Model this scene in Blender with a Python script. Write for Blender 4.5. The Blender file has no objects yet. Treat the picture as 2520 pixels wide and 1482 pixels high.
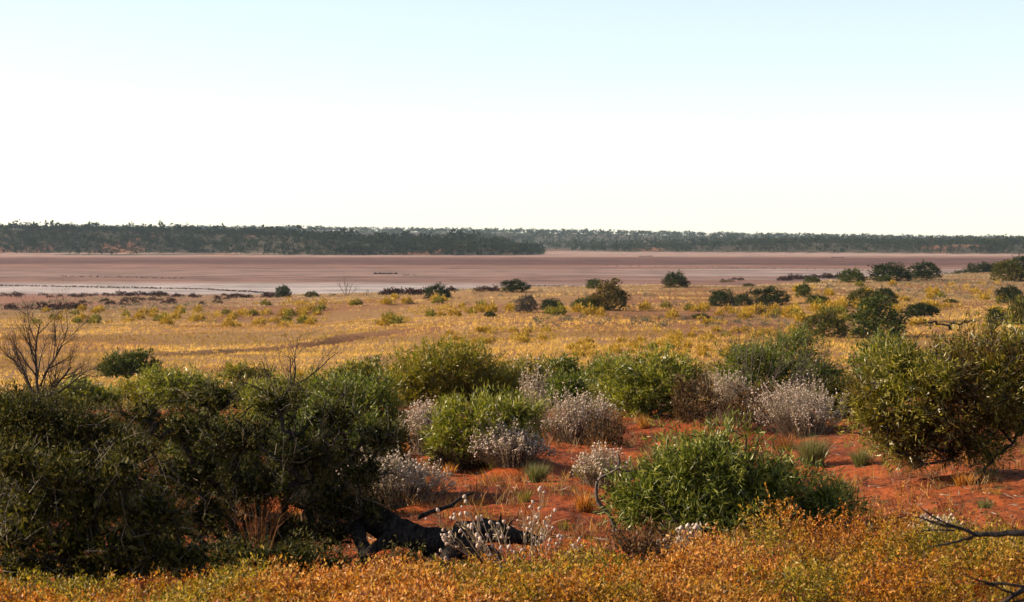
import bpy, math, numpy as np
from mathutils import Vector

# ------------------------------------------------------------------ camera, sky, sun, exposure
S = bpy.context.scene
FOC = 2053.0                      # focal length in pixels of a 1024 wide frame
HOR = 240.0                       # horizon row
cam_d = bpy.data.cameras.new('camera')
cam = bpy.data.objects.new('camera', cam_d)
S.collection.objects.link(cam)
S.camera = cam
cam_d.sensor_width = 36.0
cam_d.lens = 36.0 * FOC / 1024.0
cam_d.shift_y = -(301.0 - HOR) / 1024.0
cam_d.clip_start = 0.1
cam_d.dof.use_dof = True
cam_d.dof.focus_distance = 24.0
cam_d.dof.aperture_fstop = 9.0
cam_d.clip_end = 30000.0
cam.location = (0, 0, 0)
cam.rotation_euler = (math.radians(90), 0, 0)

SUN_AZ = math.radians(-84)        # measured from the view direction, negative = left
SUN_EL = math.radians(27)
w = bpy.data.worlds.new('World')
S.world = w
w.use_nodes = True
nt = w.node_tree
bg = nt.nodes['Background']
sky = nt.nodes.new('ShaderNodeTexSky')
sky.sky_type = 'NISHITA'
sky.sun_disc = False
sky.sun_elevation = SUN_EL
sky.sun_rotation = SUN_AZ
sky.altitude = 100
sky.air_density = 0.95
sky.dust_density = 0.2
sky.ozone_density = 1.0
hs = nt.nodes.new('ShaderNodeHueSaturation')
hs.inputs['Saturation'].default_value = 0.68
hs.inputs['Value'].default_value = 1.04
nt.links.new(sky.outputs[0], hs.inputs['Color'])
nt.links.new(hs.outputs[0], bg.inputs[0])
bg.inputs[1].default_value = 0.070

sl = bpy.data.lights.new('sun', 'SUN')
sl.energy = 5.0
sl.angle = math.radians(0.5)
sl.color = (1.0, 0.81, 0.58)
so = bpy.data.objects.new('sun', sl)
S.collection.objects.link(so)
sdir = Vector((math.sin(SUN_AZ) * math.cos(SUN_EL), math.cos(SUN_AZ) * math.cos(SUN_EL), math.sin(SUN_EL)))
so.rotation_euler = sdir.to_track_quat('Z', 'Y').to_euler()
so.location = sdir * 50

S.view_settings.view_transform = 'Standard'
S.view_settings.look = 'None'
S.view_settings.exposure = 1.4
S.view_settings.gamma = 1.0
S.render.engine = 'CYCLES'
S.cycles.max_bounces = 6
S.cycles.diffuse_bounces = 2
S.cycles.glossy_bounces = 1
S.cycles.transmission_bounces = 3
S.cycles.volume_bounces = 0
S.cycles.use_denoising = True

# ------------------------------------------------------------------ small helpers
K = 1024.0 / 2520.0               # measurements below are in a 2520 wide copy of the photograph


def PU(px): return (px * K - 512.0) / FOC
def PV(py): return (py * K - HOR) / FOC
def W(px, py, Y): return np.array((PU(px) * Y, Y, -PV(py) * Y))
def M(n, Y): return n * K / FOC * Y


def sstep(a, b, x):
    t = np.clip((np.asarray(x, float) - a) / (b - a), 0, 1)
    return t * t * (3 - 2 * t)


def _hash(ix, iy, s):
    n = (ix.astype(np.int64) * 374761393 + iy.astype(np.int64) * 668265263 + s * 1442695041) & 0x7fffffff
    n = ((n ^ (n >> 13)) * 1274126177) & 0x7fffffff
    return ((n ^ (n >> 16)) & 0xffff) / 65535.0


def vnoise(x, y, s=0):
    x = np.asarray(x, float); y = np.asarray(y, float)
    ix = np.floor(x); iy = np.floor(y)
    fx = x - ix; fy = y - iy
    fx = fx * fx * (3 - 2 * fx); fy = fy * fy * (3 - 2 * fy)
    a = _hash(ix, iy, s); b = _hash(ix + 1, iy, s)
    c = _hash(ix, iy + 1, s); d = _hash(ix + 1, iy + 1, s)
    return (a * (1 - fx) + b * fx) * (1 - fy) + (c * (1 - fx) + d * fx) * fy


def fbm(x, y, s=0, oct=4):
    t = 0; a = 0.5; f = 1.0; n = 0
    for i in range(oct):
        t = t + a * vnoise(x * f, y * f, s + i * 17); n += a
        a *= 0.5; f *= 2.03
    return t / n


# ------------------------------------------------------------------ terrain
BY = [0, 8, 11, 14, 20, 27, 33, 40, 50, 60, 80, 100, 120, 150, 200, 250, 300, 345, 380, 520]
BZ = [-1.6, -1.66, -1.95, -2.3, -2.84, -3.08, -3.2, -3.38, -4.2, -5.05, -6.4, -7.3, -7.9, -8.5, -9.2, -9.7, -10.0, -10.12, -10.6, -11.5]
CRX = [-600, 0, 700, 1000, 1150, 1500, 1800, 2000, 2300, 2520, 3200]
CRP = [299.5, 299, 298, 295, 291.7, 287.7, 286.5, 281, 276, 271.4, 266]
CRY = [352, 350, 340, 318, 305, 300, 300, 310, 380, 430, 470]
LAKE_Z = -10.25
FRX = [0, 280, 560, 760, 1330]
FRY = [1550, 1545, 1490, 1325, 1290]


def track_x(y):
    return -24.4 + (y - 143) / 2.86 + np.sin(y * .35) * .5


def H(x, y, detail=True):
    x = np.asarray(x, float); y = np.asarray(y, float)
    Y = np.maximum(y, 0.5)
    u = np.clip(x / np.maximum(Y, 8.0), -0.4, 0.4)
    px = (u * FOC + 512) / K
    base = np.interp(Y, BY, BZ)
    yc = np.interp(px, CRX, CRY)
    zc = -(np.interp(px, CRX, CRP) - HOR) / FOC * yc
    t = sstep(55, 1, (yc - Y) / (yc - 55) * 54 + 1)
    t = sstep(0, 1, (Y - 55) / (yc - 55))
    z = base + (zc - np.interp(yc, BY, BZ)) * t
    past = sstep(0, 1, (Y - yc) / 110.0)
    z = np.where(Y > yc, zc + (-11.6 - zc) * past, z)
    # near dune: the right side lies higher, a low hummock behind the sand patch
    near = 1 - sstep(40, 60, Y)
    z = z + near * 0.42 * sstep(0.10, 0.26, u) * sstep(15, 24, Y)
    z = z + near * 0.12 * np.exp(-((x + 1.2) / 2.2) ** 2 - ((Y - 29.5) / 1.6) ** 2)
    if detail:
        z = z + near * (fbm(x * 0.45, y * 0.45, 3, 3) - 0.5) * 0.22
        z = z + near * (fbm(x * 2.1, y * 2.1, 5, 3) - 0.5) * 0.17
        z = z + near * (np.abs(fbm(x * 5.0, y * 5.0, 9, 2) - 0.5)) * 0.07
        mid = sstep(50, 90, Y) * (1 - sstep(400, 520, Y))
        z = z + mid * (fbm(x * 0.045, y * 0.03, 11, 4) - 0.5) * 1.5 * (1 - 0.5 * sstep(250, 340, Y))
        # eroded wheel track crossing the grass
        tr = x - track_x(y)
        trm = sstep(138, 144, y) * (1 - sstep(178, 186, y))
        z = z + trm * (0.30 * np.exp(-((tr + 1.9) / 1.1) ** 2) - 0.42 * np.exp(-(tr / 0.95) ** 2))
    # far shores
    ly = np.interp(px, [-900, 0, 350, 700, 900, 1050, 1130, 1250, 1325, 1400], [10, 9.2, 7.4, 3.4, -1.6, -3.2, -2.2, -6.0, -9.8, -12])
    front = np.interp(px, FRX, FRY)
    lr = -12 + (ly + 12) * sstep(0, 1, (Y - front) / 190) * (1 - 0.6 * sstep(1800, 2100, Y))
    spit = -12 + 2.5 * (1 - sstep(14, 34, np.abs(Y - 1395 - 12 * np.sin(px / 60.0)))) * sstep(60, 170, px) * (1 - sstep(690, 800, px))
    lr = np.maximum(lr, spit)
    ry = np.interp(px, [1200, 1400, 1500, 1900, 2000, 2200, 2520, 3200], [-10.1, -9.6, -7.8, -4.0, -2.5, -4.2, -3.2, 0])
    rf = np.interp(px, [1200, 1330, 1500, 1900, 2300, 2600], [2050, 1950, 1700, 1600, 1480, 1410])
    rr = -12 + (ry + 12) * sstep(0, 1, (Y - rf) / 130)
    fy = np.interp(px, [-600, 700, 900, 1100, 1500, 1900, 2300, 2600], [20, 18, 16, 14, 10, 5, 0.5, -1])
    fr = -12 + (fy + 12) * sstep(1950, 3700, Y) * (1 - 0.7 * sstep(4100, 4800, Y))
    fr = np.where(Y > 1950, np.maximum(fr, -9.9), fr)
    far = np.maximum(np.maximum(lr, rr), fr)
    if detail:
        far = far + (fbm(x * 0.012, y * 0.012, 21, 3) - 0.5) * 2.6 * sstep(-11.5, -6, far)
    z = np.where(Y > 900, np.where(Y > 1000, far, np.minimum(z, -11.4)), z)
    return z


def G(px, py, y0=6.0, y1=520.0):
    """ground point seen at a picture position"""
    u = PU(px); v = PV(py)
    Y = np.geomspace(y0, y1, 260)
    d = -v * Y - H(u * Y, Y)
    k = int(np.argmax(d <= 0)) if np.any(d <= 0) else len(Y) - 1
    if 0 < k and d[k] <= 0: y = Y[k - 1] + (Y[k] - Y[k - 1]) * d[k - 1] / (d[k - 1] - d[k])
    else: y = Y[k]
    return np.array((u * y, y, float(H(u * y, y))))


def GV(px, py, y0=60.0, y1=480.0):
    """the same for many picture positions at once"""
    u = PU(np.asarray(px))[:, None]; v = PV(np.asarray(py))[:, None]
    Y = np.geomspace(y0, y1, 200)[None]
    d = -v * Y - H(u * Y, np.broadcast_to(Y, (len(u), 200)))
    k = np.clip(np.where((d <= 0).any(1), np.argmax(d <= 0, 1), 199), 1, 199)
    r = np.arange(len(k)); d0 = d[r, k - 1]; d1 = d[r, k]
    f = np.where(d0 - d1 > 1e-9, np.clip(d0 / np.maximum(d0 - d1, 1e-9), 0, 1), 1)
    y = Y[0, k - 1] + (Y[0, k] - Y[0, k - 1]) * f
    x = u[:, 0] * y
    return np.stack([x, y, H(x, y)], -1)


def GY(px, Y):
    x = PU(px) * Y
    return np.array((x, Y, float(H(x, Y))))


# ------------------------------------------------------------------ mesh building
C = S.collection


def mesh_np(name, V, faces, mats=(), smooth=False, attrs=None):
    """faces: list of (int array m x k, material index)"""
    me = bpy.data.meshes.new(name)
    V = np.asarray(V, np.float32)
    me.vertices.add(len(V))
    me.vertices.foreach_set('co', V.ravel())
    li = np.concatenate([f.ravel() for f, m in faces]).astype(np.int32)
    tot = np.concatenate([np.full(len(f), f.shape[1], np.int32) for f, m in faces])
    mi = np.concatenate([np.full(len(f), m, np.int32) for f, m in faces])
    st = np.concatenate([[0], np.cumsum(tot)[:-1]]).astype(np.int32)
    me.loops.add(len(li)); me.loops.foreach_set('vertex_index', li)
    me.polygons.add(len(tot))
    me.polygons.foreach_set('loop_start', st)
    me.polygons.foreach_set('loop_total', tot)
    me.polygons.foreach_set('material_index', mi)
    if smooth:
        me.polygons.foreach_set('use_smooth', np.ones(len(tot), bool))
    for m in mats:
        me.materials.append(m)
    if attrs:
        for an, av in attrs.items():
            at = me.attributes.new(an, 'FLOAT_COLOR', 'POINT')
            c = np.ones((len(V), 4), np.float32); c[:, :3] = av
            at.data.foreach_set('color', c.ravel())
    me.update(calc_edges=True)
    me.validate()
    return me


def obj(name, me, parent=None, loc=None):
    o = bpy.data.objects.new(name, me)
    C.objects.link(o)
    if parent is not None:
        o.parent = parent
    if loc is not None:
        o.location = [float(v) for v in loc]
    return o


def tag(o, label=None, cat=None, group=None, kind=None):
    if label: o['label'] = label
    if cat: o['category'] = cat
    if group: o['group'] = group
    if kind: o['kind'] = kind
    return o


def empty(name, loc, label, cat, group=None):
    o = bpy.data.objects.new(name, None)
    o.empty_display_size = 0.2
    C.objects.link(o)
    o.location = [float(v) for v in loc]
    return tag(o, label, cat, group)


def crs(a, b):
    a, b = np.broadcast_arrays(a, b)
    return np.stack([a[..., 1] * b[..., 2] - a[..., 2] * b[..., 1], a[..., 2] * b[..., 0] - a[..., 0] * b[..., 2], a[..., 0] * b[..., 1] - a[..., 1] * b[..., 0]], -1)


def nrm(a):
    return a / np.maximum(np.linalg.norm(a, axis=-1, keepdims=True), 1e-9)


class Acc:
    """collects vertices and faces"""
    def __init__(self):
        self.v = []; self.f = []; self.n = 0
    def add(self, V, F, m=0):
        V = np.asarray(V, float).reshape(-1, 3)
        self.v.append(V); self.f.append((np.asarray(F, np.int64) + self.n, m)); self.n += len(V)
    def mesh(self, name, mats, smooth=False, attrs=None):
        byk = {}
        for f, m in self.f:
            byk.setdefault((f.shape[1], m), []).append(f)
        fs = [(np.concatenate(l), k[1]) for k, l in byk.items()]
        return mesh_np(name, np.concatenate(self.v), fs, mats, smooth, attrs)


def tube(acc, pts, rad, sides=4, m=0):
    pts = np.asarray(pts, float); rad = np.asarray(rad, float)
    n = len(pts)
    t = np.empty_like(pts)
    t[1:-1] = pts[2:] - pts[:-2]; t[0] = pts[1] - pts[0]; t[-1] = pts[-1] - pts[-2]
    t = nrm(t)
    ref = np.where(np.abs(t[:, 2:3]) > 0.9, np.array([[1.0, 0, 0]]), np.array([[0, 0, 1.0]]))
    a = nrm(crs(t, ref)); b = crs(t, a)
    an = np.arange(sides) * 2 * math.pi / sides
    V = pts[:, None, :] + rad[:, None, None] * (np.cos(an)[None, :, None] * a[:, None, :] + np.sin(an)[None, :, None] * b[:, None, :])
    i = np.arange(n - 1)[:, None] * sides; j = np.arange(sides)[None, :]; j2 = (j + 1) % sides
    F = np.stack([i + j, i + j2, i + sides + j2, i + sides + j], -1).reshape(-1, 4)
    acc.add(V, F, m)


def tubes(acc, paths, sides, m=0):
    """many thin tubes at once, grouped by their number of points"""
    by = {}
    for p, r in paths: by.setdefault(len(p), []).append((p, r))
    for n, lst in by.items():
        P = np.array([p for p, r in lst], float); R = np.array([r for p, r in lst], float)
        t = np.empty_like(P)
        t[:, 1:-1] = P[:, 2:] - P[:, :-2]; t[:, 0] = P[:, 1] - P[:, 0]; t[:, -1] = P[:, -1] - P[:, -2]
        t = nrm(t)
        ref = np.where(np.abs(t[..., 2:3]) > 0.9, np.array([1.0, 0, 0]), np.array([0, 0, 1.0]))
        a = nrm(crs(t, ref)); b = crs(t, a)
        an = np.arange(sides) * 2 * math.pi / sides
        V = P[:, :, None] + R[:, :, None, None] * (np.cos(an)[None, None, :, None] * a[:, :, None] + np.sin(an)[None, None, :, None] * b[:, :, None])
        i = np.arange(n - 1)[:, None] * sides; j = np.arange(sides)[None, :]; j2 = (j + 1) % sides
        F = np.stack([i + j, i + j2, i + sides + j2, i + sides + j], -1).reshape(-1, 4)
        F = (np.arange(len(lst))[:, None, None] * (n * sides) + F[None]).reshape(-1, 4)
        acc.add(V, F, m)


def leaves(acc, P, D, L, Wd, rng, bend=0.12, m=0, broad=0.42):
    """lance shaped leaves: one bent kite each"""
    n = len(P)
    if n == 0: return
    D = nrm(D)
    s = nrm(crs(D, rng.normal(size=(n, 3))))
    nn = crs(D, s)
    L = np.broadcast_to(np.asarray(L, float), (n,))[:, None]
    Wd = np.broadcast_to(np.asarray(Wd, float), (n,))[:, None]
    bd = (rng.uniform(-1, 1, (n, 1)) * bend)
    mid = P + D * L * broad + nn * bd * L
    V = np.stack([P, mid + s * Wd * 0.5, P + D * L, mid - s * Wd * 0.5], 1)
    acc.add(V, np.arange(n * 4).reshape(n, 4), m)


def blades(acc, P, D, L, Wd, rng, droop=0.3, m=0):
    """grass blades: two segment tapering strips"""
    n = len(P); D = nrm(D)
    s = nrm(crs(D, rng.normal(size=(n, 3))))
    L = np.broadcast_to(np.asarray(L, float), (n,))[:, None]
    Wd = np.broadcast_to(np.asarray(Wd, float), (n,))[:, None]
    side = D * np.array([[1, 1, 0]])
    mid = P + D * L * 0.55
    tip = P + D * L + side * L * droop - np.array([[0, 0, 1]]) * L * droop * 0.35
    V = np.stack([P - s * Wd * .5, P + s * Wd * .5, mid + s * Wd * .4, mid - s * Wd * .4, tip], 1)
    b = np.arange(n)[:, None] * 5
    acc.add(V, b + np.array([[0, 1, 2, 3]]), m)
    acc.f.append((b + np.array([[3, 2, 4]]) + acc.n - n * 5, m))


ICO_V = []
_p = (1 + 5 ** .5) / 2
for a_, b_ in ((1, _p), (-1, _p), (1, -_p), (-1, -_p)):
    ICO_V += [(0, a_, b_), (a_, b_, 0), (b_, 0, a_)]
ICO_V = nrm(np.array(ICO_V, float))
_F = []
for i in range(12):
    for j in range(i + 1, 12):
        for k in range(j + 1, 12):
            e = [np.linalg.norm(ICO_V[i] - ICO_V[j]), np.linalg.norm(ICO_V[j] - ICO_V[k]), np.linalg.norm(ICO_V[i] - ICO_V[k])]
            if max(e) < 1.2:
                c = np.cross(ICO_V[j] - ICO_V[i], ICO_V[k] - ICO_V[i])
                _F.append((i, j, k) if np.dot(c, ICO_V[i]) > 0 else (i, k, j))
ICO_F = np.array(_F)


OCT_V = np.array([(1, 0, 0), (-1, 0, 0), (0, 1, 0), (0, -1, 0), (0, 0, 1), (0, 0, -1)], float)
OCT_F = np.array([(0, 2, 4), (2, 1, 4), (1, 3, 4), (3, 0, 4), (2, 0, 5), (1, 2, 5), (3, 1, 5), (0, 3, 5)])


def balls(acc, P, R, rng, m=0, rough=0.18, small=False):
    n = len(P)
    if small:
        V = OCT_V[None] * (1.12 + rng.uniform(-rough, rough, (n, 6, 1))) * np.broadcast_to(np.asarray(R, float), (n,))[:, None, None] + P[:, None, :]
        acc.add(V, (np.arange(n)[:, None, None] * 6 + OCT_F[None]).reshape(-1, 3), m)
        return
    V = ICO_V[None] * (1 + rng.uniform(-rough, rough, (n, 12, 1))) * np.broadcast_to(np.asarray(R, float), (n,))[:, None, None]
    V = V * np.array([1, 1, 1.15]) + P[:, None, :]
    F = (np.arange(n)[:, None, None] * 12 + ICO_F[None]).reshape(-1, 3)
    acc.add(V, F, m)


# ------------------------------------------------------------------ materials
ALB = 0.585                        # the first estimates of the reflectances, scaled to the exposure


def new_mat(name):
    m = bpy.data.materials.new(name); m.use_nodes = True
    t = m.node_tree; t.nodes.clear()
    out = t.nodes.new('ShaderNodeOutputMaterial')
    return m, t, out


def ramp(t, stops, fac, interp='LINEAR'):
    r = t.nodes.new('ShaderNodeValToRGB')
    r.color_ramp.interpolation = interp
    e = r.color_ramp.elements
    while len(e) < len(stops): e.new(0.5)
    for k, (p, c) in enumerate(stops):
        e[k].position = p; e[k].color = (c[0], c[1], c[2], 1)
    t.links.new(fac, r.inputs[0])
    return r.outputs[0]


def leaf_mat(name, cols, trans=0.35, rough=0.5, spec=0.35, patch=None, pscale=1.5, tcol=1.25, plo=.43):
    """cols: colours met at random from leaf to leaf; patch: a second palette met in drifts"""
    m, t, out = new_mat(name)
    g = t.nodes.new('ShaderNodeNewGeometry')
    cols = [tuple(v * ALB for v in c_) for c_ in cols]
    if patch: patch = [tuple(v * ALB for v in c_) for c_ in patch]
    n = len(cols)
    c = ramp(t, [((i + .5) / n, cols[i]) for i in range(n)], g.outputs['Random Per Island'])
    if patch:
        c2 = ramp(t, [((i + .5) / len(patch), patch[i]) for i in range(len(patch))], g.outputs['Random Per Island'])
        nz = t.nodes.new('ShaderNodeTexNoise'); nz.inputs['Scale'].default_value = pscale; nz.inputs['Detail'].default_value = 3
        t.links.new(g.outputs['Position'], nz.inputs['Vector'])
        f = ramp(t, [(plo, (0, 0, 0)), (plo + .16, (1, 1, 1))], nz.outputs[0])
        mx = t.nodes.new('ShaderNodeMix'); mx.data_type = 'RGBA'
        t.links.new(f, mx.inputs[0]); t.links.new(c, mx.inputs[6]); t.links.new(c2, mx.inputs[7])
        c = mx.outputs[2]
    p = t.nodes.new('ShaderNodeBsdfPrincipled')
    p.inputs['Roughness'].default_value = rough
    p.inputs['Specular IOR Level'].default_value = spec
    t.links.new(c, p.inputs['Base Color'])
    tr = t.nodes.new('ShaderNodeBsdfTranslucent')
    mul = t.nodes.new('ShaderNodeMix'); mul.data_type = 'RGBA'; mul.blend_type = 'MULTIPLY'; mul.inputs[0].default_value = 1
    t.links.new(c, mul.inputs[6]); mul.inputs[7].default_value = (tcol, tcol * 1.05, tcol * 0.55, 1)
    t.links.new(mul.outputs[2], tr.inputs[0])
    ms = t.nodes.new('ShaderNodeMixShader'); ms.inputs[0].default_value = trans
    t.links.new(p.outputs[0], ms.inputs[1]); t.links.new(tr.outputs[0], ms.inputs[2])
    t.links.new(ms.outputs[0], out.inputs[0])
    return m


def bark_mat(name, a, b, scale=30, rough=0.85, bump=0.4, spec=.2):
    m, t, out = new_mat(name)
    g = t.nodes.new('ShaderNodeTexCoord')
    nz = t.nodes.new('ShaderNodeTexNoise'); nz.inputs['Scale'].default_value = scale; nz.inputs['Detail'].default_value = 4
    mp = t.nodes.new('ShaderNodeMapping'); mp.inputs['Scale'].default_value = (1, 1, 0.25)
    t.links.new(g.outputs['Object'], mp.inputs[0]); t.links.new(mp.outputs[0], nz.inputs['Vector'])
    c = ramp(t, [(0.3, tuple(v * ALB for v in a)), (0.7, tuple(v * ALB for v in b))], nz.outputs[0])
    p = t.nodes.new('ShaderNodeBsdfPrincipled'); p.inputs['Roughness'].default_value = rough
    p.inputs['Specular IOR Level'].default_value = spec
    t.links.new(c, p.inputs['Base Color'])
    bp = t.nodes.new('ShaderNodeBump'); bp.inputs['Strength'].default_value = bump; bp.inputs['Distance'].default_value = 0.02
    t.links.new(nz.outputs[0], bp.inputs['Height']); t.links.new(bp.outputs[0], p.inputs['Normal'])
    t.links.new(p.outputs[0], out.inputs[0])
    return m


def soil_mat(name, fine, rough=0.95, bump=0.9, bscale=9, dist=0.06):
    m, t, out = new_mat(name)
    at = t.nodes.new('ShaderNodeAttribute'); at.attribute_name = 'soil'
    g = t.nodes.new('ShaderNodeNewGeometry')
    n1 = t.nodes.new('ShaderNodeTexNoise'); n1.inputs['Scale'].default_value = fine; n1.inputs['Detail'].default_value = 8; n1.inputs['Roughness'].default_value = 0.7
    t.links.new(g.outputs['Position'], n1.inputs['Vector'])
    f = ramp(t, [(0.32, (0.42, 0.40, 0.40)), (0.5, (0.9, 0.9, 0.9)), (0.70, (1.35, 1.32, 1.3))], n1.outputs[0])
    mx = t.nodes.new('ShaderNodeMix'); mx.data_type = 'RGBA'; mx.blend_type = 'MULTIPLY'; mx.inputs[0].default_value = 1
    t.links.new(at.outputs['Color'], mx.inputs[6]); t.links.new(f, mx.inputs[7])
    p = t.nodes.new('ShaderNodeBsdfPrincipled'); p.inputs['Roughness'].default_value = rough
    p.inputs['Specular IOR Level'].default_value = 0.1
    t.links.new(mx.outputs[2], p.inputs['Base Color'])
    n2 = t.nodes.new('ShaderNodeTexNoise'); n2.inputs['Scale'].default_value = bscale; n2.inputs['Detail'].default_value = 6
    t.links.new(g.outputs['Position'], n2.inputs['Vector'])
    bp = t.nodes.new('ShaderNodeBump'); bp.inputs['Strength'].default_value = bump; bp.inputs['Distance'].default_value = dist
    t.links.new(n2.outputs[0], bp.inputs['Height']); t.links.new(bp.outputs[0], p.inputs['Normal'])
    t.links.new(p.outputs[0], out.inputs[0])
    return m


def attr_leaf_mat(name, trans=0.35, rough=0.6):
    """grass whose colour is stored tuft by tuft"""
    m, t, out = new_mat(name)
    at = t.nodes.new('ShaderNodeAttribute'); at.attribute_name = 'tint'
    p = t.nodes.new('ShaderNodeBsdfPrincipled'); p.inputs['Roughness'].default_value = rough
    p.inputs['Specular IOR Level'].default_value = 0.2
    t.links.new(at.outputs['Color'], p.inputs['Base Color'])
    tr = t.nodes.new('ShaderNodeBsdfTranslucent'); t.links.new(at.outputs['Color'], tr.inputs[0])
    ms = t.nodes.new('ShaderNodeMixShader'); ms.inputs[0].default_value = trans
    t.links.new(p.outputs[0], ms.inputs[1]); t.links.new(tr.outputs[0], ms.inputs[2])
    t.links.new(ms.outputs[0], out.inputs[0])
    return m


MT = {}
MT['soil'] = soil_mat('soil', 3.0)
MT['salt'] = soil_mat('salt_crust', 0.06, bump=0.15, bscale=0.5)
MT['grass'] = attr_leaf_mat('dry_grass', 0.4)
MT['bark'] = bark_mat('grey_brown_bark', (0.045, 0.032, 0.025), (0.11, 0.08, 0.06))
MT['dark_bark'] = bark_mat('dark_bark', (0.016, 0.013, 0.013), (0.05, 0.04, 0.035))
MT['char'] = bark_mat('weathered_black_wood', (0.006, 0.005, 0.005), (0.060, 0.050, 0.044), 38, 0.95, 1.0, .04)
MT['dead'] = bark_mat('dead_grey_wood', (0.07, 0.055, 0.05), (0.20, 0.16, 0.14))
MT['pale_twig'] = bark_mat('pale_dead_twig', (0.22, 0.18, 0.14), (0.45, 0.38, 0.30))
MT['straw_stem'] = bark_mat('straw_stem', (0.30, 0.215, 0.14), (0.60, 0.48, 0.36))
MT['red_stem'] = bark_mat('red_brown_stem', (0.10, 0.045, 0.025), (0.22, 0.10, 0.055))
MT['willow'] = leaf_mat('fresh_green_leaf', [(0.062, 0.091, 0.009), (0.109, 0.145, 0.014), (0.171, 0.200, 0.021), (0.279, 0.290, 0.057)], 0.38, 0.42, 0.35)
MT['willow_near'] = leaf_mat('glossy_green_leaf', [(0.054, 0.080, 0.008), (0.116, 0.152, 0.014), (0.202, 0.235, 0.025), (0.419, 0.414, 0.103)], 0.3, 0.42, 0.3)
MT['willow_light'] = leaf_mat('light_green_leaf', [(0.116, 0.138, 0.013), (0.202, 0.221, 0.018), (0.295, 0.297, 0.029), (0.434, 0.386, 0.069)], 0.4, 0.4, 0.45)
MT['yellow_green'] = leaf_mat('yellow_green_leaf', [(0.112, 0.121, 0.011), (0.210, 0.203, 0.014), (0.308, 0.270, 0.019), (0.378, 0.257, 0.030)], 0.4, 0.45, 0.35)
MT['olive'] = leaf_mat('olive_leaf', [(0.070, 0.082, 0.007), (0.154, 0.158, 0.011), (0.252, 0.224, 0.014), (0.532, 0.436, 0.099)], 0.4, 0.38, 0.4, patch=[(0.09, 0.04, 0.012), (0.16, 0.075, 0.02), (0.10, 0.08, 0.02)], pscale=1.1, plo=.52)
MT['thorn'] = leaf_mat('thorn_bush_leaf', [(0.013, 0.016, 0.003), (0.034, 0.038, 0.005), (0.066, 0.066, 0.009), (0.18, 0.15, 0.05)], 0.28, 0.6, 0.1)
MT['thorn2'] = leaf_mat('thorn_bush_olive_leaf', [(0.015, 0.017, 0.003), (0.045, 0.047, 0.005), (0.088, 0.082, 0.008), (0.20, 0.165, 0.045)], 0.28, 0.6, 0.1)
MT['brown_leaf'] = leaf_mat('dry_brown_leaf', [(0.06, 0.03, 0.014), (0.12, 0.06, 0.022), (0.19, 0.10, 0.035)], 0.25, 0.6, 0.2)
MT['grey_leaf'] = leaf_mat('grey_felt_leaf', [(0.330, 0.238, 0.147), (0.528, 0.410, 0.273), (0.726, 0.583, 0.420)], 0.25, 0.7, 0.15, tcol=1.0)
MT['flower'] = leaf_mat('woolly_flower', [(0.616, 0.454, 0.382), (0.814, 0.637, 0.541), (0.990, 0.842, 0.742)], 0.25, 0.8, 0.1, tcol=1.0)
MT['tussock'] = leaf_mat('grey_green_blade', [(0.14, 0.14, 0.05), (0.20, 0.20, 0.075), (0.27, 0.25, 0.11)], 0.35, 0.5, 0.25)
MT['straw_blade'] = leaf_mat('straw_blade', [(0.22, 0.13, 0.05), (0.34, 0.21, 0.09), (0.45, 0.30, 0.14)], 0.35, 0.6, 0.2, tcol=1.1)
MT['rust_blade'] = leaf_mat('rust_grass_blade', [(0.24, 0.075, 0.025), (0.36, 0.13, 0.045), (0.45, 0.20, 0.08)], 0.35, 0.5, 0.2, tcol=1.1)
MT['orange'] = leaf_mat('orange_groundcover_leaf', [(0.14, 0.038, 0.005), (0.46, 0.125, 0.009), (0.68, 0.21, 0.016), (0.92, 0.42, 0.07)], 0.42, 0.5, 0.25, patch=[(0.07, 0.07, 0.007), (0.18, 0.16, 0.012), (0.36, 0.26, 0.02), (0.70, 0.48, 0.07)], pscale=1.25, tcol=1.15, plo=.405)
MT['orange_dry'] = leaf_mat('orange_dry_leaf', [(0.18, 0.048, 0.01), (0.54, 0.155, 0.018), (0.80, 0.28, 0.04), (0.98, 0.54, 0.17)], 0.42, 0.5, 0.25, patch=[(0.09, 0.07, 0.008), (0.28, 0.18, 0.014), (0.54, 0.24, 0.022), (0.82, 0.42, 0.06)], pscale=1.6, tcol=1.15, plo=.48)
MT['yellow_tuss'] = leaf_mat('yellow_tussock_leaf', [(0.42, 0.25, 0.02), (0.62, 0.38, 0.03), (0.80, 0.51, 0.07)], 0.2, 0.6, 0.15, tcol=1.1)
MT['green_tuss'] = leaf_mat('yellow_green_tussock_leaf', [(0.16, 0.15, 0.016), (0.29, 0.25, 0.022), (0.42, 0.34, 0.04)], 0.22, 0.6, 0.15, tcol=1.1)
MT['maroon'] = leaf_mat('maroon_samphire', [(0.035, 0.015, 0.013), (0.065, 0.024, 0.02), (0.10, 0.04, 0.032)], 0.15, 0.7, 0.15, tcol=1.0)
MT['saltbush'] = leaf_mat('saltbush_leaf', [(0.11, 0.11, 0.075), (0.17, 0.16, 0.11), (0.22, 0.20, 0.14)], 0.2, 0.7, 0.15, tcol=1.0)
MT['b_dark'] = leaf_mat('dark_bush_leaf', [(0.018, 0.030, 0.006), (0.036, 0.052, 0.009), (0.06, 0.076, 0.013)], 0.22, 0.6, 0.15)
MT['b_green'] = leaf_mat('green_bush_leaf', [(0.046, 0.065, 0.008), (0.085, 0.106, 0.012), (0.130, 0.144, 0.018)], 0.22, 0.6, 0.15)
MT['b_olive'] = leaf_mat('olive_bush_leaf', [(0.062, 0.066, 0.008), (0.112, 0.102, 0.011), (0.175, 0.144, 0.016)], 0.22, 0.6, 0.15)
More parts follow.
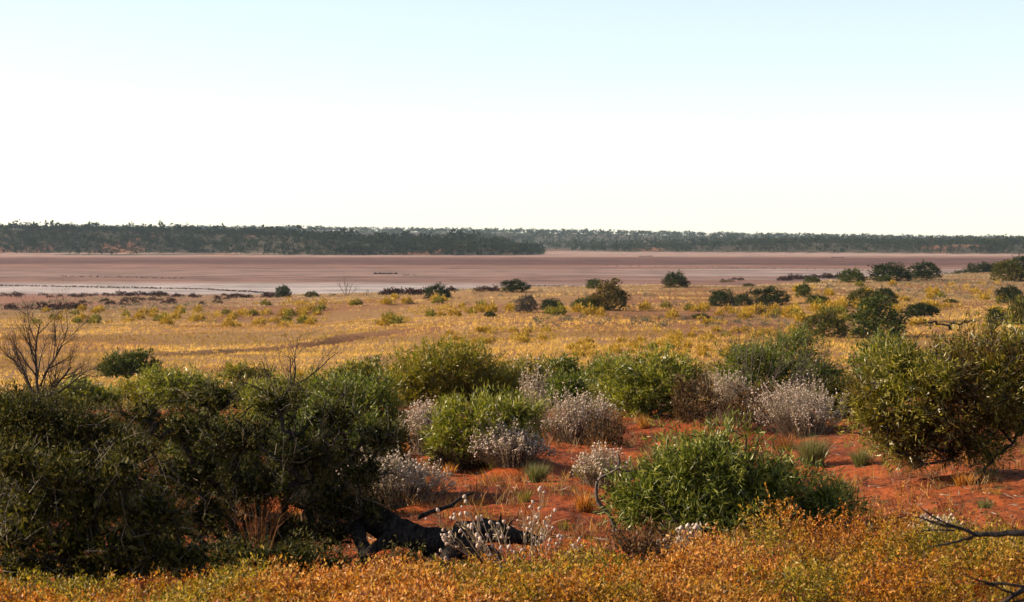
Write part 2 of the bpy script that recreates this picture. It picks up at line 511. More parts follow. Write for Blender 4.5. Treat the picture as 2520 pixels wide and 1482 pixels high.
MT['b_rust'] = leaf_mat('rusty_olive_bush_leaf', [(0.09, 0.065, 0.012), (0.15, 0.095, 0.016), (0.20, 0.13, 0.022)], 0.3, 0.55, 0.25)
MT['b_grey'] = leaf_mat('grey_twig_bush_leaf', [(0.10, 0.075, 0.06), (0.15, 0.115, 0.09), (0.19, 0.15, 0.12)], 0.15, 0.7, 0.15, tcol=1.0)
MT['far_leaf'] = leaf_mat('far_tree_leaf', [(0.014, 0.021, 0.012), (0.020, 0.028, 0.016), (0.028, 0.035, 0.019)], 0.12, 0.9, 0.0, patch=[(0.024, 0.032, 0.017), (0.034, 0.042, 0.022), (0.044, 0.050, 0.027)], pscale=.09)
MT['far_leaf3'] = leaf_mat('far_grey_scrub_leaf', [(0.032, 0.038, 0.022), (0.045, 0.050, 0.029), (0.060, 0.062, 0.036)], 0.12, 0.9, 0.0)
MT['far_leaf2'] = leaf_mat('far_pale_tree_leaf', [(0.026, 0.034, 0.020), (0.038, 0.046, 0.026), (0.050, 0.056, 0.032)], 0.12, 0.9, 0.0, patch=[(0.044, 0.050, 0.028), (0.060, 0.064, 0.036), (0.078, 0.078, 0.044)], pscale=.06)


# ------------------------------------------------------------------ the ground sheet
def ground():
    az = np.concatenate([np.linspace(-180, -40, 24)[:-1], np.linspace(-40, -17, 30)[:-1], np.linspace(-17, 17, 230), np.linspace(17, 40, 30)[1:], np.linspace(40, 180, 24)[1:]])
    az = np.radians(az[:-1])
    r = np.concatenate([np.linspace(1.5, 8, 10)[:-1], np.geomspace(8, 45, 215)[:-1], np.geomspace(45, 480, 130)[:-1], np.geomspace(480, 1250, 20)[:-1], np.geomspace(1250, 2100, 60)[:-1], np.geomspace(2100, 5000, 40)])
    A, R = np.meshgrid(az, r)
    X = np.sin(A) * R; Yv = np.cos(A) * R
    Z = H(X, Yv)
    V = np.stack([X, Yv, Z], -1).reshape(-1, 3)
    nr, na = A.shape
    i = np.arange(nr - 1)[:, None] * na; j = np.arange(na)[None, :]; j2 = (j + 1) % na
    F = np.stack([i + j, i + j2, i + na + j2, i + na + j], -1).reshape(-1, 4)
    V = np.concatenate([V, [[0, 0, -1.6]]])
    c = len(V) - 1
    F3 = np.stack([np.full(na, c), (np.arange(na) + 1) % na, np.arange(na)], -1)
    x, y = V[:, 0], V[:, 1]
    rr = np.hypot(x, y)
    def col(*v): return np.array(v)[None]
    red = col(0.38, 0.078, 0.014); dred = col(0.13, 0.028, 0.007); pink = col(0.32, 0.085, 0.033)
    n1 = fbm(x * 0.5, y * 0.9, 31, 4)[:, None]; n2 = fbm(x * 2.5, y * 6.0, 37, 3)[:, None]
    sand = red + (dred - red) * sstep(0.42, 0.62, n1) * 0.75
    sand = sand + (pink - sand) * sstep(0.55, 0.75, n2) * 0.55
    # the trampled right side is greyer and carries litter
    tr = sstep(0.10, 0.2, x / np.maximum(y, 1))[:, None]
    sand = sand + (col(0.28, 0.078, 0.026) - sand) * tr * 0.6
    n3 = fbm(x * 0.06, y * 0.035, 41, 4)[:, None]; n4 = fbm(x * 0.25, y * 0.12, 43, 3)[:, None]
    plain = col(0.34, 0.19, 0.075) + (col(0.28, 0.125, 0.05) - col(0.34, 0.19, 0.075)) * sstep(0.45, 0.65, n3)
    plain = plain + (col(0.42, 0.25, 0.12) - plain) * sstep(0.55, 0.75, n4) * 0.5
    tk = np.exp(-((x - track_x(y)) / 1.2) ** 2) * sstep(138, 144, y) * (1 - sstep(178, 186, y))
    plain = plain + (col(0.16, 0.06, 0.03) - plain) * tk[:, None]  # soil colour darkened along the track to give the shadowed bank edge
    shore = col(0.34, 0.165, 0.115)
    c_ = sand + (plain - sand) * sstep(55, 100, rr)[:, None]
    sh = sstep(-9.2, -10.0, V[:, 2])[:, None] * sstep(280, 320, rr)[:, None]
    c_ = c_ + (shore - c_) * sh
    farc = col(0.26, 0.11, 0.06) + (col(0.07, 0.055, 0.035) - col(0.26, 0.11, 0.06)) * sstep(0.22, 0.36, fbm(x * 0.02, y * 0.01, 47, 3))[:, None]
    farc = farc + (col(0.55, 0.38, 0.32) - farc) * (1 - sstep(-10.8, -9.9, V[:, 2]))[:, None] * (1 - sstep(1900, 1960, rr))[:, None]
    c_ = c_ + (farc - c_) * sstep(700, 1000, rr)[:, None]
    me = mesh_np('ground', V, [(F, 0), (F3, 0)], [MT['soil']], True, {'soil': c_ * ALB})
    tag(obj('ground', me), kind='structure')


def lake():
    az = np.radians(np.linspace(-40, 40, 90))
    r = 1.0 / np.linspace(1 / 290.0, 1 / 2300.0, 230)
    A, R = np.meshgrid(az, r)
    X = np.tan(A) * R; Yv = R
    nr, na = A.shape
    V = np.stack([X, Yv, np.full_like(X, LAKE_Z)], -1).reshape(-1, 3)
    i = np.arange(nr - 1)[:, None] * na; j = np.arange(na - 1)[None, :]
    F = np.stack([i + j, i + j + 1, i + na + j + 1, i + na + j], -1).reshape(-1, 4)
    x, y = V[:, 0], V[:, 1]
    def col(*v): return np.array(v)[None]
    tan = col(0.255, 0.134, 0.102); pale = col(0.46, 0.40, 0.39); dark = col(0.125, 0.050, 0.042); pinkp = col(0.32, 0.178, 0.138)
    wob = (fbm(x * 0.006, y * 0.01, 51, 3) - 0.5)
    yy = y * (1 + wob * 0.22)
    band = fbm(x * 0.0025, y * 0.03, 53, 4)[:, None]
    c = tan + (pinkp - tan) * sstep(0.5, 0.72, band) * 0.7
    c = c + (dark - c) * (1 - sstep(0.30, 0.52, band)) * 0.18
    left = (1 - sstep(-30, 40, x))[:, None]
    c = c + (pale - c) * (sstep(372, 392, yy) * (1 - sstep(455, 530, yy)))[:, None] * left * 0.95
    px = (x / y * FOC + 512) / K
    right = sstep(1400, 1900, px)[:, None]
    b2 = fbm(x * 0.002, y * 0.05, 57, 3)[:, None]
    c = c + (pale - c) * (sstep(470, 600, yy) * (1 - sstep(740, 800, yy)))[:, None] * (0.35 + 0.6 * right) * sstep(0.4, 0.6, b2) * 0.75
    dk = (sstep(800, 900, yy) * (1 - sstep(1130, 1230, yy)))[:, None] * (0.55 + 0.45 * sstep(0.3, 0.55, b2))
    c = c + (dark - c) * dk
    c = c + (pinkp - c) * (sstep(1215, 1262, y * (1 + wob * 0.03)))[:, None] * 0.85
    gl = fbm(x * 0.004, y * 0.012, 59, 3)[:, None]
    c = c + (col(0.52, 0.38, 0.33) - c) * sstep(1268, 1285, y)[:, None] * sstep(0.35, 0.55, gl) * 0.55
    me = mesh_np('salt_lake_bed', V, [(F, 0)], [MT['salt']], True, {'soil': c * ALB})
    tag(obj('salt_lake_bed', me), kind='structure')


ground()
lake()


# ------------------------------------------------------------------ the air
def haze():
    x0, x1, y0, y1, z0, z1 = -5200, 5200, -5200, 5200, -14.0, 30.0
    V = np.array([(x, y, z) for z in (z0, z1) for y in (y0, y1) for x in (x0, x1)], float)
    F = np.array([(0, 2, 3, 1), (4, 5, 7, 6), (0, 1, 5, 4), (2, 6, 7, 3), (0, 4, 6, 2), (1, 3, 7, 5)])
    m = bpy.data.materials.new('haze_air'); m.use_nodes = True
    t = m.node_tree; t.nodes.clear()
    out = t.nodes.new('ShaderNodeOutputMaterial')
    v = t.nodes.new('ShaderNodeVolumePrincipled')
    v.inputs['Color'].default_value = (0.62, 0.82, 1.0, 1)
    v.inputs['Density'].default_value = 0.000042
    v.inputs['Anisotropy'].default_value = 0.1
    t.links.new(v.outputs[0], out.inputs['Volume'])
    o = obj('haze', mesh_np('haze', V, [(F, 0)], [m]))
    tag(o, 'thin pale blue air over the whole landscape', 'haze', kind='stuff')


HAZE_ON = True
if HAZE_ON: haze()


# ------------------------------------------------------------------ plant generators
def lobe_points(rng, lobes, n, shell=5.0, lump=0.22, zmin=0.02, upper=0.0):
    """points near the surface of lumpy ellipsoids (cx,cy,cz,rx,ry,rz); returns points and outward directions"""
    lobes = np.asarray(lobes, float)
    wgt = (lobes[:, 3] * lobes[:, 4] + lobes[:, 3] * lobes[:, 5] + lobes[:, 4] * lobes[:, 5])
    P = []; O = []
    cnt = 0
    while cnt < n:
        k = rng.choice(len(lobes), n * 2, p=wgt / wgt.sum())
        d = nrm(rng.normal(size=(n * 2, 3)))
        d[:, 2] = np.where(d[:, 2] < -upper, np.abs(d[:, 2]), d[:, 2]) if upper < 1 else d[:, 2]
        r = rng.uniform(0, 1, n * 2) ** (1.0 / shell)
        ph = k * 1.7
        lumps = np.sin(d[:, 0] * 5.1 + ph) * np.sin(d[:, 1] * 4.3 + ph * 2) + np.sin(d[:, 2] * 6.7 + d[:, 0] * 3.3 + ph)
        r = r * (1 + lump * lumps * 0.6) * (1 + rng.normal(0, 0.05, n * 2))
        p = lobes[k, :3] + d * lobes[k, 3:] * r[:, None]
        ok = p[:, 2] > zmin
        # drop what lies deep inside another lobe
        for q in range(len(lobes)):
            e = ((p - lobes[q, :3]) / lobes[q, 3:]); ok &= ~(((e ** 2).sum(1) < 0.35) & (k != q))
        p = p[ok]; P.append(p); O.append(nrm(d[ok] / lobes[k[ok], 3:])); cnt += len(p)
    return np.concatenate(P)[:n], np.concatenate(O)[:n]


def skeleton(rng, roots, targets, jit=0.12, steps=4, r_tip=0.003, expo=0.45, r_max=0.09, up=0.25, curve=0.0):
    """join every target to the nearest limb grown so far; returns paths (points, radii) and tip directions"""
    roots = np.asarray(roots, float)
    nt = len(targets)
    cap = len(roots) + nt * steps + 5
    N = np.zeros((cap, 3)); par = np.full(cap, -1, int); n = len(roots)
    N[:n] = roots
    order = np.argsort(np.linalg.norm(targets - roots.mean(0), axis=1) + rng.normal(0, 0.05, nt) * np.ptp(targets[:, 2]))
    paths = []; tipdir = np.zeros((nt, 3))
    for q in order:
        T = targets[q]
        d = N[:n] - T
        dist = np.einsum('ij,ij->i', d, d) + np.maximum(0, N[:n, 2] - T[2]) ** 2 * 4
        a = int(np.argmin(dist))
        A = N[a]
        L = np.linalg.norm(T - A)
        st = max(2, min(steps, int(L / 0.05) + 1))
        tt = np.linspace(0, 1, st + 1)[1:, None]
        pts = A + (T - A) * tt + np.array([0, 0, 1.0]) * (up * L * (tt * (1 - tt)))
        pts[:-1] += rng.normal(0, jit * L / max(st, 1), (st - 1, 3)) if st > 1 else 0
        idx = np.arange(n, n + st)
        N[idx] = pts; par[idx] = np.concatenate([[a], idx[:-1]]); n += st
        paths.append((q, np.concatenate([[a], idx])))
        tipdir[q] = pts[-1] - (pts[-2] if st > 1 else A)
    cntr = np.zeros(n)
    for q, idx in paths: cntr[idx[-1]] += 1
    for i in range(n - 1, -1, -1):
        if par[i] >= 0: cntr[par[i]] += cntr[i]
    rad = np.minimum(r_tip * np.maximum(cntr, 1) ** expo, r_max)
    out = []
    for q, idx in paths:
        r = rad[idx].copy(); r[0] = min(r[0], r[1] * 1.25); r[-1] *= 0.6
        out.append((N[idx], r))
    return out, nrm(tipdir)


def stems_mesh(paths, mat, name='stem', big=0.012):
    a = Acc()
    for sd, lo, hi in ((6, big, 9), (4, .005, big), (3, -1, .005)):
        sel = [q for q in paths if lo < q[1][0] <= hi]
        if sel: tubes(a, sel, sd)
    return a.mesh(name, [mat], True)


def shrub(name, label, cat, base, lobes, leaf_m, stem_m, tips=500, leaf=(0.09, 0.012), per=9, twig=0.22, spread=0.8, upb=0.15,
          seed=1, roots=0.3, r_tip=0.003, jit=0.12, group=None, shell=3.0, lump=0.25, bare=0, upper=1.0, bare_m=None, bend=0.12, skirt=.8, nroot=14, expo=.38, r_max=.016, lai=.78, sk=190, core=1400, spk=.12, corer=.78):
    rng = np.random.default_rng(seed)
    root = empty(name, base, label, cat, group)
    if skirt:
        lobes = list(lobes) + [(l[0], l[1], l[2] * .42, l[3] * skirt, l[4] * skirt, max(l[2] * .5, .05)) for l in lobes if l[2] - l[5] > .05]
    lobes = [tuple(l) for l in lobes]
    sat = []
    for l in lobes:
        for q in range(2):
            d_ = nrm(rng.normal(size=3) * np.array([1, 1, .8]) + np.array([0, 0, .3])); k_ = rng.uniform(.28, .5)
            c_ = np.array(l[:3]) + d_ * np.array(l[3:]) * rng.uniform(.7, .98)
            if c_[2] > .05: sat.append((c_[0], c_[1], c_[2], l[3] * k_, l[4] * k_, l[5] * k_))
    main = list(lobes); lobes = lobes + sat
    if lai:
        pxm = base[1] / FOC
        leaf = (max(leaf[0], 3.6 * pxm), max(leaf[1], 0.95 * pxm))
        A = sum(4 * math.pi * (l[3] * l[4] * l[5]) ** (2 / 3) for l in lobes) * .75
        tips = int(min(3400, lai * A / (.5 * leaf[0] * leaf[1]) / per))
    P, O = lobe_points(rng, lobes, tips, shell, lump, 0.03, upper)
    spr = rng.uniform(size=tips) < spk
    P[spr] += O[spr] * rng.uniform(.05, .22, (spr.sum(), 1)) * max(l[5] for l in lobes)
    wx = max(l[3] for l in lobes)
    rt = rng.normal(0, 1, (nroot, 3)) * np.array([wx * roots, wx * roots, 0]) + np.array([0, 0, -0.06])
    ns = min(tips, sk)
    paths, td0 = skeleton(rng, rt, P[:ns], jit, 4, r_tip * (tips / ns) ** .2, expo, r_max, .12)
    td = O.copy(); td[:ns] = td0
    obj('stem', stems_mesh(paths, stem_m), root)
    a = Acc()
    d = nrm(O * 0.55 + td * 0.5 + np.array([0, 0, 0.35]) + rng.normal(0, 0.25, P.shape))
    t = rng.uniform(-0.75, 0.35, (tips, per, 1))
    LP = P[:, None] + d[:, None] * t * twig + rng.normal(0, twig * 0.10, (tips, per, 3))
    LD = nrm(d[:, None] * 0.75 + rng.normal(0, spread * 0.6, (tips, per, 3)) + np.array([0, 0, upb]))
    n = tips * per
    sz = rng.uniform(0.6, 1.25, n)
    LP = LP.reshape(-1, 3); LD = LD.reshape(-1, 3)
    keep = LP[:, 2] > 0.01
    leaves(a, LP[keep], LD[keep], leaf[0] * sz[keep], leaf[1] * rng.uniform(0.7, 1.2, n)[keep], rng, bend)
    if core:
        cp, co = lobe_points(rng, [(l[0], l[1], l[2], l[3] * corer, l[4] * corer, l[5] * corer) for l in main], core, 1.5, .2, .02, 1.0)
        sc = max(leaf[0] * .9, min(l[3] for l in main) * .34)
        leaves(a, cp, rng.normal(size=cp.shape), sc * rng.uniform(.7, 1.3, core), sc * .4, rng, .2)
    f = obj('foliage', a.mesh('foliage', [leaf_m]), root); f['kind'] = 'stuff'
    if bare:
        P2, O2 = lobe_points(rng, [(l[0], l[1], l[2], l[3] * 1.13, l[4] * 1.13, l[5] * 1.16) for l in lobes], bare, 9, lump, 0.1, 0)
        sub = P2 - O2 * twig * 1.6 + rng.normal(0, 0.05, P2.shape)
        b = Acc()
        tubes(b, [(np.array([s_, (s_ + e_) / 2 + rng.normal(0, 0.04, 3), e_ + rng.normal(0, 0.03, 3)]), np.array([.0026, .0021, .0012])) for s_, e_ in zip(sub, P2)], 3)
        o = obj('dead_twig', b.mesh('dead_twig', [bare_m or MT['pale_twig']]), root); o['kind'] = 'stuff'
    return root


def bare_tree(name, label, cat, base, roots, lobes, mat, tips=200, seed=1, r_tip=0.003, jit=0.15, up=-0.15, expo=0.5, r_max=0.06, shell=2.0, steps=5, group=None, extra=None):
    rng = np.random.default_rng(seed)
    root = empty(name, base, label, cat, group)
    P, O = lobe_points(rng, lobes, tips, shell, 0.25, 0.05, 0.6)
    if extra is not None: P = np.concatenate([P, extra])
    paths, td = skeleton(rng, roots, P, jit, steps, r_tip, expo, r_max, up)
    # the thick limbs and the fine spray are parts of their own
    big = [p for p in paths if p[1][0] > r_tip * 2.6]; small = [p for p in paths if p[1][0] <= r_tip * 2.6]
    if big: obj('limb', stems_mesh(big, mat, 'limb'), root)
    if small:
        o = obj('twig', stems_mesh(small, mat, 'twig'), root); o['kind'] = 'stuff'
    return root


def grow(rng, p, d, L, r, depth, cfg, out):
    seg = cfg['seg']
    pts = [np.array(p, float)]; d = np.array(d, float) / np.linalg.norm(d)
    ds = [d]
    for k in range(seg):
        d = d + rng.normal(0, cfg['wob'], 3) + np.array([0, 0, cfg['trop'][depth]])
        d = d / np.linalg.norm(d)
        pts.append(pts[-1] + d * L / seg); ds.append(d)
    rt = np.linspace(r, r * cfg['taper'], seg + 1)
    out.append((np.array(pts), rt, depth))
    if depth + 1 >= len(cfg['n']): return
    m = cfg['n'][depth + 1]
    for q in range(m):
        t = (q + rng.uniform(.2, .9)) / m * (1 - cfg['t0'][depth]) + cfg['t0'][depth]
        i = min(int(t * seg), seg - 1); f = t * seg - i
        b = pts[i] + (pts[i + 1] - pts[i]) * f
        ax = ds[i + 1]
        e = rng.normal(0, 1, 3) * np.array([1, cfg.get('flat', .6), 1]); e = e - ax * np.dot(e, ax); e = e / np.linalg.norm(e)
        an = cfg['ang'] * rng.uniform(.6, 1.3)
        nd = ax * math.cos(an) + e * math.sin(an)
        grow(rng, b, nd, L * cfg['ratio'] * rng.uniform(.65, 1.2), (r + (r * cfg['taper'] - r) * t) * cfg['rr'], depth + 1, cfg, out)


def grown_tree(name, label, cat, base, starts, cfg, mat, seed, group=None):
    """a leafless tree grown branch by branch; starts: (offset, direction, length, radius)"""
    rng = np.random.default_rng(seed)
    out = []
    for p, d, L, r in starts: grow(rng, p, d, L, r, 0, cfg, out)
    root = empty(name, base, label, cat, group)
    for k, (p, d, L, r) in enumerate(starts): pass
    for p, r, dep in out:
        if dep == 0:
            a = Acc(); tube(a, p, r, 6); obj('limb', a.mesh('limb', [mat], True), root)
    fine = [(p, r) for p, r, dep in out if dep > 0]
    if fine:
        o = obj('twig', stems_mesh(fine, mat, 'twig'), root); o['kind'] = 'stuff'
    return root


def dome(rng, n, wx, wy, h, low=0.0, p=0.5):
    a = rng.uniform(0, 2 * math.pi, n); r = rng.uniform(0, 1, n) ** p
    z = h * (low + (1 - low) * np.sqrt(np.clip(1 - r ** 2, 0, 1)))
    return np.stack([np.cos(a) * r * wx, np.sin(a) * r * wy, z], -1)


def everlasting(name, label, base, wx, wy, h, stems=120, heads=3, hr=0.014, seed=1, group=None, leafn=26, lean=0.0, tall=0.12, solo=False, low=0.35, stem_r=0.003):
    """a shrub of pale felted stems that fork near the top and end in woolly round flower heads"""
    rng = np.random.default_rng(seed)
    root = empty(name, base, label, 'flowering shrub', group)
    ks = rng.integers(0, 4, stems)
    ctr = rng.uniform(-.45, .45, (4, 2)); hsc = rng.uniform(.62, 1.08, 4); hsc[0] = 1.05
    top = dome(rng, stems, wx * .72, wy * .72, h * 0.82, low)
    top[:, 0] += ctr[ks, 0] * wx; top[:, 1] += ctr[ks, 1] * wy; top[:, 2] *= hsc[ks]
    top[:, 2] *= 1 + rng.normal(0, tall, stems); top[:, 0] += lean * top[:, 2]
    bot = top * np.array([0.45, 0.45, 0]) + rng.normal(0, 0.03, (stems, 3)) * np.array([1, 1, 0])
    bot[:, 2] = -0.03
    sa = Acc(); lv = Acc(); hd = Acc(); LP = []; LD = []; HP = []; SP = []; OWN = []
    for b, t in zip(bot, top):
        L = np.linalg.norm(t - b)
        np_ = 5 if solo else 4
        tt = np.linspace(0, 1, np_)[:, None]
        p = b + (t - b) * tt + np.array([0, 0, 1]) * 0.10 * L * tt * (1 - tt) + rng.normal(0, 0.02 * L, (np_, 3)) * tt * (1.2 - tt)
        SP.append((p, np.linspace(stem_r * 1.3, stem_r * 0.8, np_))); OWN.append((len(SP) - 1, len(HP)))
        ax = nrm((p[-1] - p[-2])[None])[0]
        nh = rng.integers(max(1, heads - 1), heads + 2)
        for q in range(nh):
            s0 = p[-1] - ax * L * rng.uniform(0, 0.28)
            e0 = s0 + nrm((ax + rng.normal(0, 0.42, 3) + np.array([0, 0, 0.25]))[None])[0] * L * rng.uniform(0.08, 0.26)
            if solo: SP.append((np.array([s0, (s0 + e0) / 2 + rng.normal(0, 0.006, 3), e0]), np.array([stem_r * .8, stem_r * .7, stem_r * .6])))
            else: SP.append((np.array([s0, e0]), np.array([stem_r * .8, stem_r * .6])))
            HP.append(e0)
        k = leafn
        tl = rng.uniform(0.08, 1.0, (k, 1))
        q0 = b + (t - b) * tl + np.array([0, 0, 1]) * 0.10 * L * tl * (1 - tl)
        LP.append(q0 + rng.normal(0, 0.012, (k, 3))); LD.append(nrm(ax + rng.normal(0, 0.6, (k, 3))))
    if not solo:
        tubes(sa, SP, 3)
        obj('stem', sa.mesh('stem', [MT['straw_stem']]), root)
    LP = np.concatenate(LP); LD = np.concatenate(LD)
    leaves(lv, LP, LD, rng.uniform(0.03, 0.065, len(LP)), rng.uniform(0.004, 0.008, len(LP)), rng, 0.2)
    up = LP[lv.f[0][0][:, 0] // 4][:, 2] > h * 0.35
    f = lv.f[0][0]
    lv.f = [(f[up], 0), (f[~up], 1)]
    o = obj('foliage', lv.mesh('foliage', [MT['grey_leaf'], MT['brown_leaf']]), root); o['kind'] = 'stuff'
    HP = np.array(HP)
    if solo:
        ms = []
        for q in range(6):
            a = Acc(); balls(a, np.zeros((1, 3)), hr, rng)
            ms.append(a.mesh('flower_head', [MT['flower']], True))
        for k, (i0, h0) in enumerate(OWN):
            i1, h1 = OWN[k + 1] if k + 1 < len(OWN) else (len(SP), len(HP))
            a = Acc(); tubes(a, SP[i0:i1], 3)
            stalk = obj('stalk', a.mesh('stalk', [MT['straw_stem']]), root)
            for q in range(h0, h1):
                o = obj('flower_head', ms[q % 6], stalk, HP[q])
                s = rng.uniform(0.7, 1.3); o.scale = (s, s, s * rng.uniform(0.9, 1.3))
                o.rotation_euler = (rng.uniform(-.5, .5), rng.uniform(-.5, .5), rng.uniform(0, 6))
    else:
        balls(hd, HP, hr * rng.uniform(0.65, 1.25, len(HP)), rng, small=True)
        o = obj('flower_head', hd.mesh('flower_head', [MT['flower']], True), root); o['kind'] = 'stuff'
    return root


def tussock(name, label, cat, base, w_, h, n=500, mat=None, seed=1, bw=0.006, group=None, lean=0.45, droop=0.25):
    rng = np.random.default_rng(seed)
    a = Acc()
    ang = rng.uniform(0, 2 * math.pi, n); rr = rng.uniform(0, 1, n) ** 0.6
    P = np.stack([np.cos(ang) * rr * w_ * 0.18, np.sin(ang) * rr * w_ * 0.18, np.full(n, -0.02)], -1)
    D = np.stack([np.cos(ang) * rr * lean, np.sin(ang) * rr * lean, np.ones(n)], -1) + rng.normal(0, 0.10, (n, 3))
    L = h * rng.uniform(0.55, 1.05, n) * (1 - 0.15 * rr)
    blades(a, P, D, L, bw * rng.uniform(0.7, 1.3, n), rng, droop)
    o = obj(name, a.mesh(name, [mat or MT['tussock']]), None, base)
    return tag(o, label, cat, group)


# ------------------------------------------------------------------ woods across the lake
def far_tree_mesh(name, seed, n, flat, mats, clumps=7):
    """a tree about one unit high: a leaning trunk with limbs and a crown of separate leaf clumps"""
    rng = np.random.default_rng(seed)
    a = Acc()
    cl = np.stack([rng.uniform(-.38, .38, clumps), rng.uniform(-.38, .38, clumps), rng.uniform(0.42, 0.86, clumps)], -1)
    if not flat: cl[:, 2] = rng.uniform(0.18, 0.82, clumps)
    for c in cl:
        k = n // clumps
        d = nrm(rng.normal(size=(k, 3))); r = rng.uniform(0.3, 1, (k, 1)) ** 0.5
        R = rng.uniform(0.13, 0.24)
        p = c + d * r * np.array([R * 1.25, R * 1.25, R * 0.8])
        leaves(a, p, d + rng.normal(0, .6, (k, 3)), rng.uniform(0.06, 0.12, k), rng.uniform(0.05, 0.09, k), rng, 0.2, 0)
        tube(a, [(0, 0, -0.05), (c[0] * .3, c[1] * .3, c[2] * .5), c], [0.022, 0.014, 0.006], 3, 1)
    return a.mesh(name, mats)


def far_woods():
    rng = np.random.default_rng(77)
    protos = [far_tree_mesh('far_tree', 10 + k, 210, k % 2 == 0, [MT['far_leaf'] if k % 3 else MT['far_leaf2'], MT['dark_bark']]) for k in range(8)]
    def place(name, label, group, x, y, h, wd, k):
        o = obj(name, protos[k % 8], None, (x, y, float(H(x, y)) - 0.1))
        o.rotation_euler = (0, 0, rng.uniform(0, 6.28)); o.scale = (wd, wd, h)
        return tag(o, label, 'tree', group)
    # trees that stand out on the skyline, one by one
    for px, top, Y, wd, k, lab in (
            (335, 549, 1720, 10, 2, 'tall spindly tree rising above the left dune skyline'),
            (180, 546, 1720, 13, 4, 'broad dark tree at the highest point of the left dune'),
            (70, 545, 1720, 12, 0, 'dark flat-topped tree on the far left skyline'),
            (560, 558, 1680, 10, 6, 'feathery tree on the skyline of the left dune, midway along it'),
            (675, 557, 1600, 11, 2, 'umbrella-shaped lone tree where the left dune skyline starts to fall'),
            (1110, 576, 1440, 13, 1, 'tall dark tree on the hump near the tip of the wooded point'),
            (1085, 584, 1435, 10, 3, 'dark tree just left of the tallest on the hump of the wooded point'),
            (1265, 598, 1370, 9, 5, 'dark bushy tree near the tip of the wooded point'),
            (1965, 577, 1720, 12, 1, 'tallest tree of the wooded bank across the lake on the right'),
            (1905, 583, 1710, 10, 3, 'dark rounded tree left of the tallest on the right bank'),
            (2010, 583, 1715, 10, 7, 'dark rounded tree right of the tallest on the right bank'),
            (2505, 583, 1620, 11, 5, 'dark tree topping the right bank at the picture edge')):
        x = PU(px) * Y; g = float(H(x, Y)); h = -PV(top) * Y - g
        place('tall_tree', lab, 'trees standing out on the far skyline', x, Y, max(h, 5.5), wd, k)
    # nearest trees of both banks
    def bank(px0, px1, f0, f1, n, lab, group, hm):
        pxs = rng.uniform(px0, px1, n)
        for px in pxs:
            fr = np.interp(px, *f0)
            Y = fr + rng.uniform(*f1)
            x = PU(px) * Y
            if float(H(x, Y)) < -10.0: continue
            h = rng.uniform(0.6, 1.3) * hm
            lb = lab[int(np.clip((px - px0) / (px1 - px0) * len(lab), 0, len(lab) - 1))]
            place('bank_tree', lb, group, x, Y, h, h * rng.uniform(0.9, 1.4), int(rng.integers(8)))
    bank(-40, 1315, (FRX, FRY), (22, 130), 150, ['small dark tree in the wood on the leftmost third of the dune', 'small dark tree in the wood behind the narrow spit', 'small dark tree in the wood right of the spit on the dune', 'small dark tree on the low tapering point of the dune'], 'trees on the face of the left dune', 7.2)
    bank(1400, 2560, ([1200, 1330, 1500, 1900, 2300, 2600], [2050, 1950, 1700, 1600, 1480, 1410]), (18, 120), 130, ['small grey-green tree on the bare orange bank just right of the dune tip', 'small grey-green tree on the right bank left of its tallest tree', 'small grey-green tree on the right bank right of its tallest tree', 'small grey-green tree at the right end of the far bank'], 'trees on the right bank', 5.2)
    for q, px in enumerate(np.linspace(165, 345, 11) + rng.normal(0, 6, 11)):
        place('spit_shrub', 'low shrub on the narrow spit before the left dune', 'shrubs on the spit', PU(px) * 1392, 1392 + rng.normal(0, 6), rng.uniform(1.6, 3.4), rng.uniform(3, 6), q)
    # the rest reads as one mass
    small = []
    for k in range(6):
        r2 = np.random.default_rng(200 + k)
        n = 22
        cl = np.stack([r2.uniform(-.35, .35, 5), r2.uniform(-.35, .35, 5), r2.uniform(0.3, 0.8, 5)], -1)
        d = nrm(r2.normal(size=(n, 3)))
        p = cl[r2.integers(0, 5, n)] + d * r2.uniform(0.1, 1, (n, 1)) * np.array([.25, .25, .18])
        small.append((p, d))
    def mass(name, label, pts, hs, mat):
        a = Acc()
        for k in range(6):
            sel = np.arange(len(pts)) % 6 == k
            P0 = pts[sel]; h = hs[sel]
            p, d = small[k]
            m = len(P0)
            an = rng.uniform(0, 6.28, m); c, s = np.cos(an)[:, None], np.sin(an)[:, None]
            q = np.stack([p[None, :, 0] * c - p[None, :, 1] * s, p[None, :, 0] * s + p[None, :, 1] * c, np.broadcast_to(p[None, :, 2], (m, len(p)))], -1)
            q = q * h[:, None, None] * np.array([1.15, 1.15, 1]) + P0[:, None]
            nn = m * len(p)
            hh = np.repeat(h, len(p))
            leaves(a, q.reshape(-1, 3), rng.normal(size=(nn, 3)), hh * rng.uniform(0.18, 0.32, nn), hh * rng.uniform(0.16, 0.27, nn), rng, 0.2)
        o = obj(name, a.mesh(name, [mat]))
        tag(o, label, 'woods', kind='stuff')
    def spots(n, px0, px1, Y0, Y1, zmin, dens):
        px = rng.uniform(px0, px1, n); Y = np.sqrt(rng.uniform(Y0 ** 2, Y1 ** 2, n))
        x = PU(px) * Y; z = H(x, Y)
        ok = (z > zmin) & (Y > np.where(px < 1330, np.interp(px, FRX, FRY), 0)) & (fbm(x * 0.02, Y * 0.02, 61, 3) > dens)
        return np.stack([x, Y, z - 0.2], -1)[ok]
    p = spots(7600, -150, 1330, 1300, 1800, -10.4, 0.12)
    hs = rng.uniform(2.6, 5.6, len(p)) * (0.6 + 0.9 * fbm(p[:, 0] * .03, p[:, 1] * .03, 63, 3)); hs = hs * np.where(rng.uniform(size=len(p)) < .10, 1.75, 1)
    pk = rng.uniform(size=len(p)) < .62
    mass('dune_woods', 'dense dark woods covering the left dune', p[pk], hs[pk], MT['far_leaf'])
